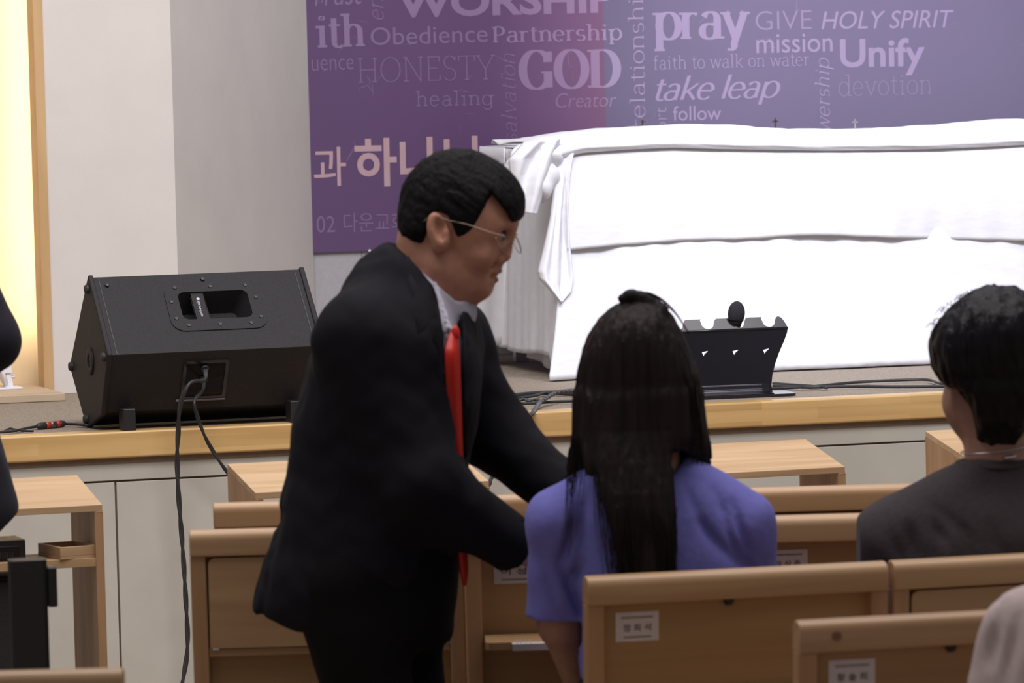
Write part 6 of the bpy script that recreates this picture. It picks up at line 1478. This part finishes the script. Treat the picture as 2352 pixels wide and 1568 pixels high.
surface('trousers', lambda P: smin(cone(P, (Q_(2585, 1560)[0] - 0.09, YP + 0.02, 0.55), (Q_(2585, 1560)[0] - 0.12, YP + 0.33, 0.49), 0.098, 0.068), cone(P, (Q_(2585, 1560)[0] + 0.09, YP + 0.02, 0.55), (Q_(2585, 1560)[0] + 0.12, YP + 0.33, 0.49), 0.098, 0.068), 0.05), [Q_(2585, 1560)[0] - 0.25, YP - 0.12, 0.4], [Q_(2585, 1560)[0] + 0.25, YP + 0.54, 0.68], 0.012, mat('dark_denim', (0.03, 0.035, 0.06), 0.9, 0.2, 200), bei)
surface('hair', lambda P: smax(smax(ell(P, Q_(2585, 1040, 0.0), (0.088, 0.105, 0.122)), -ell(P, Q_(2585, 1110, 0.11), (0.075, 0.08, 0.10)), 0.01), Q_(2585, 1200)[2] - P[:, 2], 0.01), [Q_(2400, 1000)[0], YP - 0.13, Q_(2585, 1220)[2]], [Q_(2770, 1000)[0], YP + 0.13, Q_(2585, 820)[2]], 0.007, HAIRB, bei)

# ---------------------------------------------------------------- person in a dark suit at the left edge: bent elbow and jacket flank in view
YL = 9.25
def K_(px, py, dy=0.0):
    p_ = PY(px, py, YL); return np.array([p_[0], YL + dy, p_[2]])
TL_ = [(1226, -520, 32, 0.13), (1190, -520, 46, 0.14), (1160, -518, 44, 0.14), (1080, -505, 18, 0.135), (1000, -490, -6, 0.13), (900, -482, -22, 0.13), (780, -486, -20, 0.135), (680, -492, -40, 0.135), (600, -490, -60, 0.125), (540, -450, -70, 0.105), (505, -370, -150, 0.08), (480, -320, -200, 0.065)]
TL_ = [(1310, -520, 40, 0.13)] + TL_
kz, kl, kr, kd = rows(TL_, K_)
ksh = [(K_(-100, 595, 0.0), K_(-14, 783, -0.03), K_(-190, 905, 0.10)), (K_(-470, 610, 0.0), K_(-505, 790, -0.03), K_(-330, 915, 0.10))]
def sl_body(P):
    d = ell(P, K_(-262, 270, 0.01), (0.078, 0.098, 0.122)); d = smin(d, cone(P, K_(-262, 400, 0.07), K_(-262, 360, 0.06), 0.046, 0.052), 0.03); d = smin(d, ell(P, K_(-262, 300, 0.115), (0.012, 0.016, 0.018)), 0.012)
    d = smin(d, cone(P, K_(-262, 390), K_(-262, 540), 0.055, 0.06), 0.03)
    d = smin(d, loft(P, kz, [a + 0.03 for a in kl], [b_ - 0.03 for b_ in kr], [YL] * len(kz), [h - 0.025 for h in kd], 2.4), 0.02)
    for i, (a, b2, c) in enumerate(ksh):
        d = smin(d, chain(P, [a, b2, c], [0.044, 0.036, 0.026], 0.02), 0.02); ax_ = (c - b2) / np.linalg.norm(c - b2); d = smin(d, hand(P, c + ax_ * 0.005, ax_, (0, 0, 1), (0, -1, 0), 1.0, 0.5), 0.012)
    return d
sl_ = surface('person', sl_body, [K_(-540, 800)[0], YL - 0.2, K_(-262, 1220)[2]], [K_(80, 800)[0], YL + 0.26, K_(-262, 120)[2]], 0.010, SKIN)
tag(sl_, 'person in a dark suit at the left edge, only bent elbow and jacket flank showing', 'person')
NAVY = mat('dark_navy_wool', (0.0125, 0.0125, 0.022), 0.85, 0.15, 250, 0.15, 500, 0.3, sheen=0.04)
def sl_jacket(P):
    d = loft(P, kz, kl, kr, [YL] * len(kz), kd, 2.4, 0.012)
    for a, b2, c in ksh:
        d = smin(d, smin(cone(P, a, b2, 0.060, 0.050), cone(P, b2, c, 0.050, 0.042), 0.025), 0.02)
        ax_ = (c - b2) / np.linalg.norm(c - b2); d = smax(d, -cone(P, c - ax_ * 0.01, c + ax_ * 0.09, 0.034, 0.034), 0.004); d = np.maximum(d, np.where(((P - c.astype(np.float32)) ** 2).sum(1) < 0.01, (P - c.astype(np.float32)) @ ax_.astype(np.float32), -1))
    d = smax(d, -cone(P, K_(-262, 400), K_(-262, 500), 0.062, 0.062), 0.006)
    hm = [K_(-80, 1300), K_(0, 1219), K_(54, 1166)]; d = smax(d, np.interp(P[:, 0], [q[0] for q in hm], [q[2] for q in hm]) - P[:, 2], 0.006)
    return d + 0.0018 * wob(P, 26, 2.2)
surface('jacket', sl_jacket, [K_(-560, 800)[0], YL - 0.22, K_(-262, 1330)[2]], [K_(90, 800)[0], YL + 0.24, K_(-262, 470)[2]], 0.007, NAVY, sl_)
def sl_legs(P):
    d = None
    for s in (-1, 1):
        hp = K_(-262, 1150) + np.array([s * 0.10, 0, 0]); q = cone(P, hp, np.array([hp[0] + s * 0.01, YL, 0.09]), 0.10, 0.06); d = q if d is None else smin(d, q, 0.03)
    return d
surface('trousers', sl_legs, [K_(-262, 0)[0] - 0.25, YL - 0.14, 0.07], [K_(-262, 0)[0] + 0.25, YL + 0.14, K_(-262, 1080)[2]], 0.011, SUITT, sl_)
for s in (-1, 1):
    x = K_(-262, 1150)[0] + s * 0.11
    surface('shoe', lambda P, x=x: smax(smin(ell(P, (x, YL + 0.01, 0.05), (0.042, 0.08, 0.055)), ell(P, (x, YL + 0.11, 0.034), (0.046, 0.095, 0.036)), 0.04), 0.002 - P[:, 2], 0.004), [x - 0.07, YL - 0.10, -0.01], [x + 0.07, YL + 0.24, 0.13], 0.009, GLOSS, sl_)
surface('hair', lambda P: smax(smax(ell(P, K_(-262, 252, 0.0), (0.087, 0.107, 0.124)), -ell(P, K_(-262, 330, 0.11), (0.075, 0.08, 0.10)), 0.01), K_(-262, 380)[2] - P[:, 2], 0.01), [K_(-400, 0)[0], YL - 0.13, K_(-262, 400)[2]], [K_(-120, 0)[0], YL + 0.13, K_(-262, 60)[2]], 0.008, HAIRB, sl_)
bpy.context.view_layer.update()
